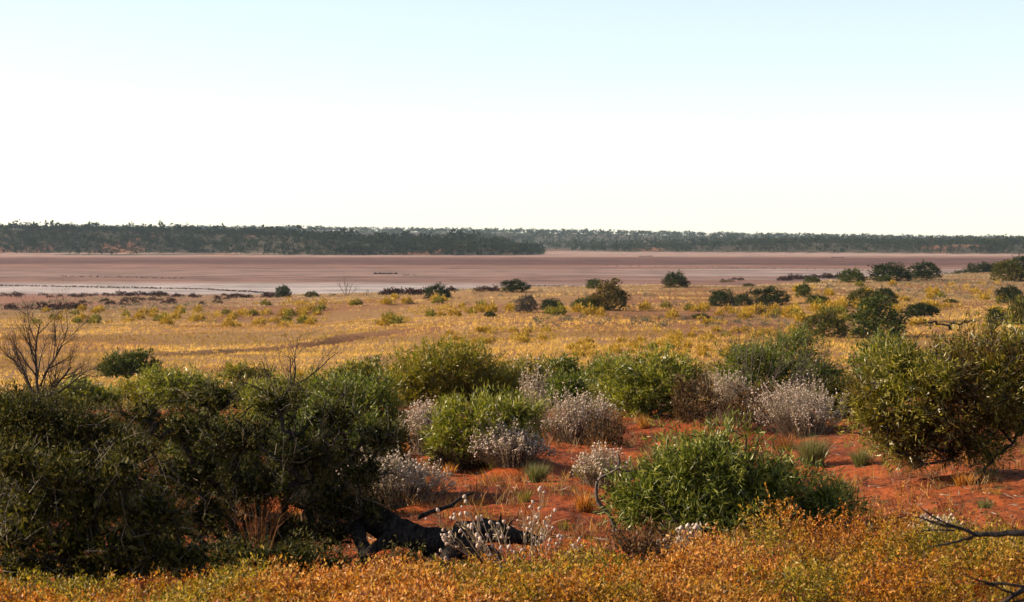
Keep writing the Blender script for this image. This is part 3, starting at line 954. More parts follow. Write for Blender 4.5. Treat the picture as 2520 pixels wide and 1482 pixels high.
    mass('dune_scrub', 'paler grey-green scrub mixed through the woods on the left dune', p[~pk], hs[~pk] * .8, MT['far_leaf3'])
    p = spots(4200, 1330, 2680, 1420, 1950, -10.2, 0.28)
    mass('bank_woods', 'open grey-green woods on the right bank', p, rng.uniform(2.0, 6.2, len(p)), MT['far_leaf2'])
    p = spots(4200, -150, 2680, 1980, 4050, -9.7, 0.25)
    mass('distant_woods', 'blue-grey woods fading along the horizon', p, rng.uniform(5, 11, len(p)), MT['far_leaf2'])


far_woods()


# ------------------------------------------------------------------ grass and tussocks of the plain
def img(x, y, z):
    return (x / y * FOC + 512) / K, (-z / y * FOC + HOR) / K


def plain_grass():
    rng = np.random.default_rng(5)
    n = 84000
    px = rng.uniform(-120, 2640, n)
    # more tufts per picture row where it is near
    Y = 1.0 / rng.uniform(1 / 440.0, 1 / 62.0, n) ** 1.0
    Y = np.where(rng.uniform(size=n) < 0.45, rng.uniform(100, 430, n), Y)
    x = PU(px) * Y; z = H(x, Y)
    ix, iy = img(x, Y, z)
    d = fbm(x * 0.10, Y * 0.05, 71, 4); d2 = fbm(x * 0.35, Y * 0.22, 73, 3)
    bare = sstep(380, 560, px) * (1 - sstep(1500, 1800, px)) * sstep(190, 225, Y) * (1 - sstep(285, 300, Y))
    bare2 = sstep(1250, 1450, px) * (1 - sstep(2050, 2200, px)) * sstep(140, 160, Y) * (1 - sstep(195, 225, Y))
    thr = 0.36 + 0.19 * bare + 0.10 * bare2
    trk = (np.abs(x - track_x(Y)) < 1.15) & (Y > 140) & (Y < 184)
    stk = fbm(x * .03, Y * .16, 87, 3)
    ok = (d * 0.5 + d2 * 0.3 + stk * .2 > thr) & (z > -9.95) & ~trk
    x, Y, z, px, d = x[ok], Y[ok], z[ok], px[ok], d[ok]
    n = len(x)
    h = rng.uniform(0.14, 0.38, n) * (0.55 + 0.45 * sstep(70, 160, Y)) * (0.65 + 0.7 * fbm(x * 0.08, Y * 0.08, 79, 2))
    gold = np.array([0.82, 0.50, 0.105]); pale = np.array([0.60, 0.43, 0.22]); yel = np.array([0.64, 0.38, 0.05]); rusty = np.array([0.42, 0.17, 0.05]); grey = np.array([0.30, 0.25, 0.15])
    t = sstep(210, 290, Y + (fbm(x * .05, Y * .05, 83, 2) - .5) * 80)[:, None]
    colr = gold + (pale - gold) * t
    colr = colr + (rusty - colr) * (sstep(0.55, 0.7, fbm(x * .04, Y * .03, 85, 3))[:, None] * 0.5 * (1 - t))
    ys = (sstep(1050, 1300, px) * (1 - sstep(110, 175, Y)))[:, None]
    colr = colr + (yel - colr) * ys * 0.8
    gr = (sstep(2000, 2300, px) * sstep(200, 260, Y))[:, None]
    colr = colr + (grey - colr) * gr * 0.55
    lf = ((1 - sstep(400, 700, px)) * sstep(255, 290, Y))[:, None]
    colr = colr + (grey - colr) * lf * 0.7
    stk = fbm(x * .03, Y * .16, 87, 3)[:, None]
    colr = colr * (0.62 + 0.76 * sstep(.3, .68, stk))
    colr = colr * rng.uniform(0.82, 1.14, (n, 1))
    k = 4
    P = np.stack([x, Y, z - 0.03], -1)
    P = np.repeat(P, k, 0) + rng.normal(0, 0.10, (n * k, 3)) * np.array([1, 1, 0])
    ang = rng.uniform(0, 6.28, n * k)
    D = np.stack([np.cos(ang) * 0.55, np.sin(ang) * 0.55, np.ones(n * k)], -1) + rng.normal(0, .15, (n * k, 3))
    D = nrm(D)
    hh = np.repeat(h, k) * rng.uniform(0.6, 1.1, n * k)
    wd = 0.006 + 0.00016 * np.repeat(Y, k)
    s = nrm(crs(D, rng.normal(size=(n * k, 3)))) * wd[:, None]
    V = np.stack([P - s, P + s, P + D * hh[:, None]], 1)
    F = np.arange(n * k * 3).reshape(-1, 3)
    cc = np.repeat(np.repeat(colr, k, 0), 3, 0)
    o = obj('dry_grass', mesh_np('dry_grass', V.reshape(-1, 3), [(F, 0)], [MT['grass']], False, {'tint': cc * ALB}))
    tag(o, 'golden dry grass covering the plain', 'grass', kind='stuff')


plain_grass()


def tuss_mesh(name, seed, n, mat, spiky=0.35):
    """a dome of short fine sprigs, one unit wide and 0.55 high"""
    rng = np.random.default_rng(seed)
    a = Acc()
    P, O = lobe_points(rng, [(0, 0, 0.05, .38, .38, .42), (.18, .08, .04, .26, .26, .32), (-.2, -.05, .03, .26, .24, .28)], n, 2.5, 0.25, 0.0, 0)
    leaves(a, P - O * 0.08, O + np.array([0, 0, .5]) + rng.normal(0, spiky, P.shape), rng.uniform(.10, .19, n), rng.uniform(.035, .06, n), rng, 0.15)
    return a.mesh(name, [mat])


def tussocks():
    rng = np.random.default_rng(9)
    py_ = [tuss_mesh('yellow_tussock', 300 + k, 240, MT['yellow_tuss']) for k in range(3)]
    pg_ = [tuss_mesh('green_tussock', 310 + k, 240, MT['green_tuss']) for k in range(3)]
    cand = []
    zones = ((400, 1010, 746, 806, 190, 0.25), (1000, 1750, 757, 785, 60, 0.2), (1080, 2000, 812, 880, 330, 0.1), (1720, 2080, 750, 800, 80, 0.1),
             (1950, 2500, 700, 775, 90, 0.25), (0, 420, 765, 800, 40, 0.3), (240, 960, 880, 935, 60, 0.3), (2080, 2500, 800, 850, 40, 0.1), (700, 1100, 735, 765, 40, 0.4))
    zlab = {400: 'on the bare slope left of centre', 1000: 'in the strip left of the big rusty shrub', 1080: 'in the yellow patch behind the central green shrubs', 1720: 'just below the dark shrub row with the snag',
            1950: 'on the upper right slope', 0: 'in the grass below the left shore scrub', 240: 'beside the lone umbrella shrub', 2080: 'around the tallest shrub on the right plain', 700: 'near the bare shrub at the lake edge'}
    for x0, x1, y0, y1, n, pgreen in zones:
        pxs = rng.uniform(x0, x1, n); pys = rng.uniform(y0, y1, n)
        gs = GV(pxs, pys)
        for q in range(n):
            px = pxs[q]; py = pys[q]; g = gs[q]
            if x0 == 400 and py < 746 + (700 - px) * 0.06: continue
            if g[2] < -9.9 or g[1] > 420: continue
            if vnoise(g[0] * 0.12, g[1] * 0.06, 91) < 0.32: continue
            sz = rng.uniform(0.7, 1.8) * (0.7 + 0.5 * (g[1] > 180))
            cand.append((sz / g[1], g, sz, rng.uniform() < pgreen, zlab[x0]))
    cand.sort(key=lambda c: -c[0])
    for k, (s, g, sz, green, zl) in enumerate(cand[:290]):
        o = obj('green_tussock' if green else 'yellow_tussock', (pg_ if green else py_)[k % 3], None, g - np.array([0, 0, .03]))
        o.rotation_euler = (0, 0, rng.uniform(0, 6.28)); o.scale = (sz, sz, sz * rng.uniform(0.9, 1.25))
        if green: tag(o, 'small yellow-green tussock ' + zl, 'tussock', 'yellow-green tussocks ' + zl)
        else: tag(o, 'small golden yellow tussock ' + zl, 'tussock', 'golden tussocks ' + zl)
    a = Acc()
    for s, g, sz, green, zl in cand[290:]:
        P, O = lobe_points(rng, [(0, 0, 0.05, .38, .38, .42), (.18, .08, .04, .26, .26, .32)], 60, 2.5, 0.25, 0.0, 0)
        leaves(a, P * sz + g, O + np.array([0, 0, .5]) + rng.normal(0, .35, P.shape), rng.uniform(.14, .24, 60) * sz, rng.uniform(.04, .07, 60) * sz, rng, .15)
    if a.n:
        tag(obj('far_tussock_cover', a.mesh('far_tussock_cover', [MT['yellow_tuss']])), 'golden tussocks too small to tell apart on the plain', 'tussock', kind='stuff')
    # low grey saltbush dots
    b = Acc()
    for x0, x1, y0, y1, n, mat in ((0, 520, 744, 766, 150, 0), (1300, 2050, 778, 805, 150, 0), (1900, 2500, 690, 740, 160, 0), (1100, 1900, 715, 760, 90, 0)):
        for g in GV(rng.uniform(x0, x1, n), rng.uniform(y0, y1, n)):
            if g[1] > 430: continue
            sz = rng.uniform(0.4, 1.0)
            P, O = lobe_points(rng, [(0, 0, 0.05, .4, .4, .35)], 45, 2.5, 0.3, 0.0, 0)
            leaves(b, P * sz + g, O + rng.normal(0, .5, P.shape), rng.uniform(.14, .24, 45) * sz, rng.uniform(.05, .09, 45) * sz, rng, .15)
    tag(obj('saltbush_cover', b.mesh('saltbush_cover', [MT['saltbush']])), 'low grey saltbush dotted over the plain', 'saltbush', kind='stuff')


tussocks()


# ------------------------------------------------------------------ lake edge: maroon samphire, clods, rocks, bare shrubs
def lake_edge():
    rng = np.random.default_rng(15)
    pr = []
    for k in range(4):
        a = Acc(); r2 = np.random.default_rng(400 + k)
        P, O = lobe_points(r2, [(0, 0, .1, .45, .45, .3), (.25, .1, .08, .3, .3, .35), (-.25, 0, .05, .3, .3, .25)], 130, 2.5, .3, 0, 0)
        leaves(a, P, O + r2.normal(0, .5, P.shape), r2.uniform(.12, .22, 130), r2.uniform(.06, .1, 130), r2, .15)
        pr.append(a.mesh('samphire_clump', [MT['maroon']]))
    def row(x0, x1, yf, n, s0, s1, label, group):
        for q in range(n):
            px = rng.uniform(x0, x1); py = yf(px) + rng.normal(0, 1.3)
            g = G(px, py, 150, 520)
            if g[2] < LAKE_Z: 
                Y = LAKE_Z / -PV(py); g = np.array((PU(px) * Y, Y, LAKE_Z))
            s = rng.uniform(s0, s1)
            o = obj('samphire_clump', pr[q % 4], None, g); o.rotation_euler = (0, 0, rng.uniform(0, 6)); o.scale = (s * 1.3, s, s)
            tag(o, label, 'samphire', group)
    row(0, 700, lambda p: 729 + 2.5 * math.sin(p / 70.0) + p * 0.004, 62, 0.8, 1.7, 'dark maroon samphire clump along the near shore on the left', 'samphire along the left shore')
    row(200, 560, lambda p: 747 - (p - 230) * 0.012 + 5 * math.sin(p * 7.7), 22, 0.8, 1.5, 'dark maroon samphire clump in the grey scrub above the left shore', 'samphire in the grey scrub')
    row(20, 230, lambda p: 762, 12, 1.0, 2.2, 'dark maroon samphire clump in the lowest row of grey scrub, far left', 'samphire in the lowest scrub row')
    row(940, 1040, lambda p: 725, 14, 1.2, 2.2, 'dark maroon samphire clump beside the dome bush at the lake edge', 'samphire beside the dome bush')
    row(1100, 1220, lambda p: 717.5, 8, 1.0, 1.8, 'dark maroon samphire clump between the dome bush and the twiggy bush', 'samphire at mid shore')
    row(1920, 2080, lambda p: 690 - (p - 1920) * 0.035, 26, 1.6, 3.0, 'dark maroon samphire clump on the right shore left of the round bushes', 'samphire on the right shore')
    row(1770, 1840, lambda p: 690, 6, 1.0, 1.6, 'dark maroon samphire clump on the lake bed near the right shore', 'samphire on the lake bed')
    # line of little clods on the pale crust
    a = Acc()
    for x0, y0, x1, y1, n in ((0, 704, 500, 713, 90), (500, 713, 720, 726, 60), (1220, 703, 1650, 711, 40), (150, 681, 460, 686, 22), (1500, 655, 2300, 668, 30)):
        for q in range(n):
            t = (q + rng.uniform(-.4, .4)) / n
            px = x0 + (x1 - x0) * t; py = y0 + (y1 - y0) * t + rng.normal(0, .25)
            Y = LAKE_Z / -PV(py)
            P, O = lobe_points(rng, [(0, 0, .02, .8, .4, .16)], 8, 2, .3, 0, 0)
            leaves(a, P * rng.uniform(.6, 1.5) + np.array((PU(px) * Y, Y, LAKE_Z)), O, .3, .22, rng)
    tag(obj('crust_clods', a.mesh('crust_clods', [MT['maroon']])), 'thin broken line of dark clods on the salt crust', 'clods', kind='stuff')
    # rock ledges out on the lake
    def ledge(px, py, wpx, hpx, label, seed):
        r2 = np.random.default_rng(seed)
        Y = LAKE_Z / -PV(py); c = np.array((PU(px) * Y, Y, LAKE_Z))
        wm = M(wpx, Y); hm = M(hpx, Y)
        root = empty('rock_ledge', c, label, 'rocks', 'dark rock ledges on the lake bed')
        n = max(3, int(wpx / 6))
        for q in range(n):
            b = Acc()
            R = wm / n * r2.uniform(.6, 1.0)
            V = ICO_V * (1 + r2.uniform(-.25, .25, (12, 1))) * np.array([R, R * 1.5, hm * r2.uniform(.5, 1.1)]) + np.array([(q + .5 - n / 2) * wm / n, r2.normal(0, .8), 0])
            b.add(V, ICO_F)
            obj('rock', b.mesh('rock', [MT['rock']]), root)
    ledge(948, 674, 58, 4.5, 'long dark rock ledge out on the pinkish lake bed', 1)
    ledge(1000, 677, 14, 2.5, 'short dark rock just right of the long ledge on the lake', 2)
    ledge(1020, 677, 9, 2.2, 'smallest dark rock at the right end of the ledge line', 3)
    ledge(1590, 631, 34, 2.0, 'faint flat dark ledge near the far shore of the lake', 4)
    ledge(1462 + 600, 634, 30, 2.0, 'faint dark ledge far out on the right of the lake', 5)


MT['rock'] = bark_mat('dark_rock', (0.03, 0.016, 0.014), (0.08, 0.045, 0.04), 2, 0.9, 0.5)
lake_edge()


# ------------------------------------------------------------------ bushes scattered over the plain
def bush_mesh(seed, n, kind):
    rng = np.random.default_rng(seed)
    if kind == 'dome':
        lobes = [(0, 0, .30, .44, .44, .62), (-.22, .1, .28, .30, .32, .46), (.22, -.12, .24, .30, .32, .46), (.05, -.3, .2, .3, .24, .38)]
    elif kind == 'tall':
        lobes = [(0, 0, .5, .34, .34, .46), (-.2, .05, .3, .30, .32, .36), (.2, -.1, .32, .32, .3, .36), (.1, -.25, .2, .3, .25, .3), (-.12, -.2, .2, .34, .25, .26)]
    elif kind == 'flat':
        lobes = [(-.12, 0, .62, .40, .36, .34), (.2, .05, .58, .32, .32, .30), (0, -.2, .55, .36, .25, .28), (-.3, 0, .45, .22, .25, .25)]
    else:
        lobes = [(-.26, 0, .40, .24, .3, .50), (.02, .1, .46, .26, .3, .52), (.27, -.05, .36, .24, .3, .46), (0, -.25, .22, .4, .22, .34)]
    for l in list(lobes):
        for q in range(1):
            d_ = nrm(rng.normal(size=3) * np.array([1, 1, .7]) + np.array([0, 0, .3])); k_ = rng.uniform(.3, .55)
            c_ = np.array(l[:3]) + d_ * np.array(l[3:]) * rng.uniform(.6, .9)
            lobes.append((c_[0], c_[1], c_[2], l[3] * k_, l[4] * k_, l[5] * k_))
    crown = Acc()
    T = n // 8
    P, O = lobe_points(rng, lobes, T, 3.5, .25, .01, .7)
    d = nrm(O + np.array([0, 0, .45]) + rng.normal(0, .3, P.shape))
    LP = (P[:, None] + d[:, None] * rng.uniform(-.08, .05, (T, 8, 1)) + rng.normal(0, .018, (T, 8, 3))).reshape(-1, 3)
    LD = (d[:, None] + rng.normal(0, .55, (T, 8, 3))).reshape(-1, 3)
    k = LP[:, 2] > 0
    leaves(crown, LP[k], LD[k], rng.uniform(.05, .095, k.sum()), rng.uniform(.022, .038, k.sum()), rng, .15)
    paths, td = skeleton(rng, rng.normal(0, .04, (4, 3)) * np.array([1, 1, 0]) - np.array([0, 0, .03]), P[:70], .15, 3, .003, .45, .03)
    return crown.mesh('foliage', [MT['b_dark']]), stems_mesh(paths, MT['dark_bark'])


BUSH = {k: [bush_mesh(500 + 10 * i + j, 4000, k) for j in range(3)] for i, k in enumerate(('dome', 'tall', 'flat', 'multi'))}
rngB = np.random.default_rng(33)


def bush(px, py, wpx, hpx, mat, kind, label, v=0, Y=None, name='round_shrub', twigs=0):
    g = G(px, py, 50, 500) if Y is None else GY(px, Y)
    Yd = g[1]
    wm = M(wpx, Yd); hm = M(hpx, Yd)
    if Y is not None: hm = max(hm, 0.3)
    root = empty(name, g - np.array([0, 0, .05]), label, 'shrub', 'shrubs scattered over the plain')
    root.rotation_euler = (0, 0, rngB.uniform(-.5, .5))
    f, s = BUSH[kind][v % 3]
    for nm, me in (('foliage', f), ('stem', s)):
        o = obj(nm, me, root)
        o.scale = (wm * 0.96, wm * 0.96, hm * 1.2)
        if nm == 'foliage':
            o['kind'] = 'stuff'
            o.material_slots[0].link = 'OBJECT'; o.material_slots[0].material = MT[mat]
    if twigs:
        r2 = np.random.default_rng(int(px))
        P, O = lobe_points(r2, [(0, 0, hm * .75, wm * .32, wm * .3, hm * .5)], twigs, 6, .2, hm * .5, 0)
        paths, _ = skeleton(r2, [[0, 0, hm * .2], [.1, 0, hm * .2]], P, .12, 3, 0.012, .4, .06)
        obj('dead_twig', stems_mesh(paths, MT['dead'], 'dead_twig'), root)
    return root


for a_ in (
    (698, 732, 42, 25, 'b_dark', 'multi', 'ragged dark green shrub standing alone at the lake edge, left of the bare shrub', 0),
    (768, 731, 36, 14, 'b_olive', 'dome', 'low olive shrub between the ragged dark shrub and the bare shrub', 1),
    (1076, 735, 64, 33, 'b_dark', 'dome', 'neat dark green dome shrub at the lake edge', 0),
    (1268, 719, 76, 27, 'b_dark', 'multi', 'dark green shrub with purple-grey bare twigs sticking out of its top', 1, None, 'twiggy_shrub', 26),
    (1463, 710, 44, 23, 'b_green', 'dome', 'green shrub behind the big rusty one, against the lake', 2),
    (1500, 764, 104, 68, 'b_rust', 'tall', 'big rusty olive shrub in the middle of the plain', 0),
    (1440, 764, 62, 31, 'b_green', 'dome', 'green dome shrub touching the left foot of the big rusty one', 1),
    (1358, 764, 62, 28, 'b_dark', 'dome', 'dark green shrub between the grey twiggy one and the green dome', 2),
    (1296, 770, 58, 38, 'b_grey', 'multi', 'grey twiggy half-dead shrub with a little green at its foot', 2, None, 'twiggy_shrub', 30),
    (1207, 780, 28, 14, 'b_dark', 'dome', 'smallest dark green shrub alone on the bare reddish ground', 1),
    (1664, 708, 64, 37, 'b_dark', 'dome', 'dark green dome shrub on the crest right of the big rusty one', 1),
    (1778, 753, 74, 38, 'b_dark', 'dome', 'dark green shrub at the left end of the row with the snag', 2),
    (1828, 753, 50, 29, 'b_dark', 'dome', 'small dark shrub in the gap of the row beside the snag', 0),
    (1896, 753, 100, 40, 'b_dark', 'multi', 'wide dark green shrub at the right end of the row with the snag', 1),
    (1978, 731, 44, 28, 'b_green', 'multi', 'small green shrub up the slope right of the dark row', 0),
    (2012, 747, 62, 21, 'b_green', 'dome', 'low spreading green shrub right of the dark row', 2),
    (2122, 756, 72, 44, 'b_olive', 'dome', 'olive shrub at the left of a joined pair upslope of the tallest one', 0),
    (2172, 750, 76, 36, 'b_dark', 'multi', 'darker shrub at the right of the joined pair upslope', 2),
    (2036, 828, 98, 60, 'b_olive', 'dome', 'rounded olive green shrub left of the tallest one on the right plain', 1),
    (2158, 828, 142, 86, 'b_green', 'tall', 'tallest bushy green shrub on the right plain', 1),
    (2270, 793, 86, 40, 'b_dark', 'flat', 'flat-topped dark shrub leaning toward the fallen bare tree', 0),
    (2452, 797, 54, 38, 'b_dark', 'dome', 'dark shrub peeping out behind the big olive bush at the right', 2),
    (2506, 800, 66, 62, 'b_olive', 'tall', 'olive shrub at the right edge behind the big olive bush', 2),
    (2486, 746, 74, 36, 'b_dark', 'multi', 'dark shrub at the right edge halfway up the slope', 0),
    (2480, 692, 84, 48, 'b_olive', 'dome', 'round olive-topped shrub on the crest at the right edge', 2),
    (2190, 692, 106, 42, 'b_dark', 'dome', 'largest dark green dome on the crest left of the dark thicket', 2),
    (2275, 689, 84, 38, 'b_dark', 'multi', 'dark shrub joined to the right of the largest crest dome', 2),
    (2178, 693, 42, 15, 'b_green', 'dome', 'little green shrub at the foot of the largest crest dome', 0),
    (2098, 695, 66, 32, 'b_green', 'dome', 'soft green dome on the crest left of the largest one', 1),
    (1998, 696, 42, 15, 'b_green', 'dome', 'low green shrub in front of the maroon samphire on the right shore', 2),
    (1790, 705, 46, 16, 'b_rust', 'multi', 'low yellowish shrub on the crest in front of the lake', 1),
    (1842, 705, 32, 8, 'b_green', 'dome', 'tiny green shrub on the crest right of the yellowish one', 2),
    (1725, 785, 52, 14, 'b_olive', 'dome', 'low olive shrub on the grass below the dark row', 0),
    (2340, 744, 34, 9, 'b_green', 'dome', 'tiny green shrub in the grass of the right slope', 1),
    (1890 + 60, 695, 30, 9, 'b_green', 'dome', 'tiny low green shrub at the left end of the right shore samphire', 0),
):
    bush(*a_)

# the dark thicket on the far right shore
for k, (px, Yv, wpx, hpx, kind, lab) in enumerate((
    (2320, 455, 70, 26, 'dome', 'dark thicket shrub at the left tip of the far right thicket'),
    (2365, 462, 60, 32, 'dome', 'dark thicket shrub below the tallest one in the far right thicket'),
    (2388, 470, 46, 44, 'tall', 'tallest upright dark shrub of the far right thicket'),
    (2425, 462, 66, 36, 'multi', 'broad dark shrub right of the tallest in the far right thicket'),
    (2465, 468, 70, 38, 'dome', 'dark shrub behind the round olive one at the right edge'),
    (2512, 466, 70, 40, 'multi', 'dark shrub ending the far right thicket at the picture edge'),
    (2560, 468, 80, 42, 'dome', 'dark shrub beyond the thicket, cut by the picture edge'))):
    bush(px, 0, wpx, hpx, 'b_dark', kind, lab, k, Yv)

# bare trees out on the plain
g_ = G(853, 727, 100, 480); q_ = M(1, g_[1])
CFGL = dict(seg=5, wob=.09, trop=[.02, .03, .03], n=[1, 4, 3], t0=[.3, .2, .1], ang=.6, ratio=.55, rr=.65, taper=.4, flat=.6)
grown_tree('bare_shrub', 'leafless grey shrub on the lake edge between the olive shrub and the dome', 'dead shrub', g_, [((k * .12 - .2, 0, -.1), (dx, .1, dz), L_ * q_, .055) for k, (dx, dz, L_) in enumerate(((-.7, 1, 34), (-.25, 1, 38), (.15, 1, 36), (.6, 1, 34), (1.1, .8, 28)))], CFGL, MT['dead'], 3)
g_ = G(903, 728, 100, 480)
bare_tree('bare_shrub', 'small leafless twig leaning at the lake edge right of the bare shrub', 'dead shrub', g_, [[0, 0, -.1]],
          [(3 * q_, 0, 11 * q_, 6 * q_, 6 * q_, 9 * q_)], MT['dead'], 10, 4, .02, .2, .1, .45, .1)
g_ = G(812, 729, 100, 480)
bare_tree('bare_shrub', 'low dark dead shrub lying left of the bare shrub at the lake edge', 'dead shrub', g_, [[0, 0, -.1]],
          [(6 * q_, 0, 4 * q_, 14 * q_, 6 * q_, 6 * q_)], MT['char'], 20, 5, .025, .25, .1, .45, .12)
g_ = G(1848, 751, 100, 480); q_ = M(1, g_[1])
bare_tree('snag', 'dark dead snag poking up from the middle of the dark shrub row', 'dead tree', g_, [[0, 0, -.1]],
          [(0, -3 * q_, 34 * q_, 14 * q_, 8 * q_, 12 * q_)], MT['char'], 18, 6, .02, .2, .1, .45, .12)
g_ = G(2335, 812, 60, 400); q_ = M(1, g_[1])
bare_tree('fallen_bare_tree', 'sprawling fallen bare tree with one upright stick on the right plain', 'dead tree', g_, [[0, 0, -.1], [4 * q_, 0, 0]],
          [(-55 * q_, 0, 18 * q_, 34 * q_, 14 * q_, 12 * q_), (55 * q_, 0, 22 * q_, 28 * q_, 14 * q_, 14 * q_), (2 * q_, 0, 34 * q_, 3 * q_, 3 * q_, 16 * q_)], MT['char'], 90, 7, .014, .22, .12, .5, .22)


# ------------------------------------------------------------------ shrubs of the near dune
def LB(g, items):
    """lobes measured in the photograph (centre x, y, half width, half height[, depth ratio]) at the plant's own distance"""
    out = []
    for it in items:
        px, py, hw, hh = it[:4]; dp = it[4] if len(it) > 4 else 0.9
        dy = it[5] if len(it) > 5 else 0.0
        Y = g[1]
        c = W(px, py, Y) - g
        out.append((c[0], c[1] + dy, c[2], M(hw, Y), M(hw, Y) * dp, M(hh, Y)))
    return out


NEAR = 'shrubs along the foot of the dune'
for (nm, px, Yv, lobes, lm, sm, tips, per, leaf, lab) in (
    ('willow_leaf_shrub', 1090, 48, [(1080, 905, 130, 68), (1000, 940, 75, 55), (1200, 930, 90, 48)], 'yellow_green', 'bark', 620, 13, (.10, .014), 'large yellow-green feathery shrub in the centre, behind the white flowers'),
    ('willow_leaf_shrub', 1310, 53, [(1310, 930, 80, 45), (1240, 940, 60, 45)], 'olive', 'dark_bark', 300, 12, (.09, .014), 'darker olive shrub joined to the right of the large yellow-green one'),
    ('round_leafy_shrub', 1385, 62, [(1385, 905, 52, 34)], 'willow', 'dark_bark', 200, 12, (.10, .02), 'small deep green shrub peeping over between the central shrubs'),
    ('round_leafy_shrub', 1485, 57, [(1485, 918, 65, 45), (1540, 925, 45, 35)], 'willow', 'dark_bark', 260, 12, (.10, .018), 'dark green shrub just left of and behind the tall light green one'),
    ('round_leafy_shrub', 1400, 43, [(1400, 962, 62, 42), (1360, 985, 45, 30)], 'willow', 'dark_bark', 260, 12, (.09, .014), 'low bright-topped green shrub in the dark gap of the shrub belt'),
    ('willow_leaf_shrub', 1590, 39, [(1590, 935, 120, 72), (1545, 975, 75, 48), (1665, 945, 70, 72)], 'willow_light', 'bark', 640, 13, (.095, .012), 'tall light green willow-leaved shrub right of centre'),
    ('dark_round_shrub', 1915, 53, [(1915, 905, 145, 80), (1830, 925, 85, 62), (2020, 935, 70, 50)], 'willow', 'dark_bark', 640, 12, (.09, .014), 'big dark rounded shrub behind the bare grey branches'),
    ('round_leafy_shrub', 2160, 44, [(2160, 890, 82, 66), (2230, 900, 60, 60)], 'willow', 'dark_bark', 320, 12, (.085, .013), 'green shrub behind the left shoulder of the big olive bush'),
    ('round_leafy_shrub', 190, 42, [(185, 975, 75, 40), (250, 985, 60, 32)], 'willow_light', 'bark', 260, 12, (.09, .014), 'bright green shrub behind the bare tree at the left'),
    ('round_leafy_shrub', 440, 46, [(430, 950, 95, 44), (510, 965, 60, 40)], 'willow_light', 'bark', 320, 12, (.09, .014), 'bright green shrub peeping over the dark thorn tree'),
    ('willow_leaf_shrub', 345, 52, [(350, 955, 70, 26), (400, 940, 40, 20)], 'yellow_green', 'bark', 180, 12, (.09, .014), 'low yellowish shrub under the lone umbrella shrub'),
    ('willow_leaf_shrub', 880, 33, [(890, 985, 90, 68), (810, 975, 90, 52), (950, 1020, 50, 50)], 'willow', 'bark', 480, 13, (.085, .012), 'deep green shrub behind the right end of the thorn tree'),
    ('willow_leaf_shrub', 680, 37, [(670, 975, 95, 44), (760, 960, 60, 40)], 'willow_light', 'bark', 320, 12, (.085, .012), 'light green shrub behind the top of the thorn tree'),
    ('willow_leaf_shrub', 905, 64, [(905, 912, 60, 32), (845, 925, 45, 25)], 'olive', 'bark', 170, 12, (.10, .018), 'low brownish olive shrub left of the large yellow-green one'),
    ('willow_leaf_shrub', 585, 66, [(585, 915, 50, 22), (640, 920, 40, 18)], 'yellow_green', 'bark', 130, 12, (.10, .018), 'small yellow-green shrub on the grass edge behind the thorn tree'),
    ('willow_leaf_shrub', 2040, 36, [(2055, 975, 60, 40)], 'thorn2', 'dark_bark', 160, 12, (.07, .012), 'dark low shrub between the white flowers and the big olive bush'),
):
    g = GY(px, Yv)
    shrub(nm, lab, 'shrub', g, LB(g, lobes), MT[lm], MT[sm], int(tips * 1.7), (leaf[0] * 1.15, leaf[1] * 1.35), per + 2, .30, .8, .2, int(px), .3, .004, group=NEAR)

# lone umbrella shaped shrub on the edge of the grass
g = G(308, 944, 60, 200)
shrub('umbrella_shrub', 'grey-green umbrella-shaped shrub with bare stems alone on the golden grass', 'shrub', g,
      LB(g, [(310, 892, 62, 30), (262, 912, 34, 18), (360, 905, 36, 18), (300, 905, 50, 22)]), MT['b_green'], MT['bark'], 420, (.16, .04), 14, .4, .8, .2, 308, .06, .012, skirt=0, r_max=.07, nroot=5, core=500)

# green shrub among the white flowers
g = G(1165, 1148, 12, 45)
shrub('willow_leaf_shrub', 'mid-green willow-leaved shrub growing through the white flowers left of centre', 'shrub', g,
      LB(g, [(1180, 1030, 105, 62), (1105, 1070, 70, 60), (1275, 1015, 72, 45), (1160, 1085, 90, 50)]), MT['willow_light'], MT['red_stem'], 1000, (.085, .013), 15, .22, .7, .25, 1165, .3, .003, group=NEAR)

# foreground green bush
g = G(1790, 1308, 10, 40)
shrub('willow_leaf_shrub', 'big glossy green willow-leaved bush on the red sand in the foreground', 'shrub', g,
      LB(g, [(1745, 1150, 150, 108), (1620, 1210, 115, 88), (1880, 1205, 150, 92), (2020, 1245, 95, 62), (1760, 1260, 190, 60)]), MT['willow_near'], MT['dark_bark'],
      2100, (.10, .0125), 14, .24, .95, .1, 1790, .3, .003, lump=.35, lai=1.15, core=2600, corer=.62)

# big olive bush at the right edge
g = G(2492, 1168, 10, 45)
shrub('olive_bush', 'big olive-brown bush with fanning dark stems at the right edge', 'shrub', g,
      LB(g, [(2320, 960, 190, 125), (2470, 905, 175, 120), (2205, 975, 115, 105), (2610, 930, 160, 140), (2180, 1040, 80, 60), (2290, 1060, 120, 70, .7), (2500, 1000, 140, 90), (2230, 1095, 80, 40, .7), (2400, 1090, 90, 60, .6)]), MT['olive'], MT['dark_bark'],
      2300, (.08, .0145), 14, .24, .85, .1, 2492, .12, .0042, lump=.4, skirt=0, nroot=40, r_max=.017, expo=.3, lai=.95, sk=520, core=1800)

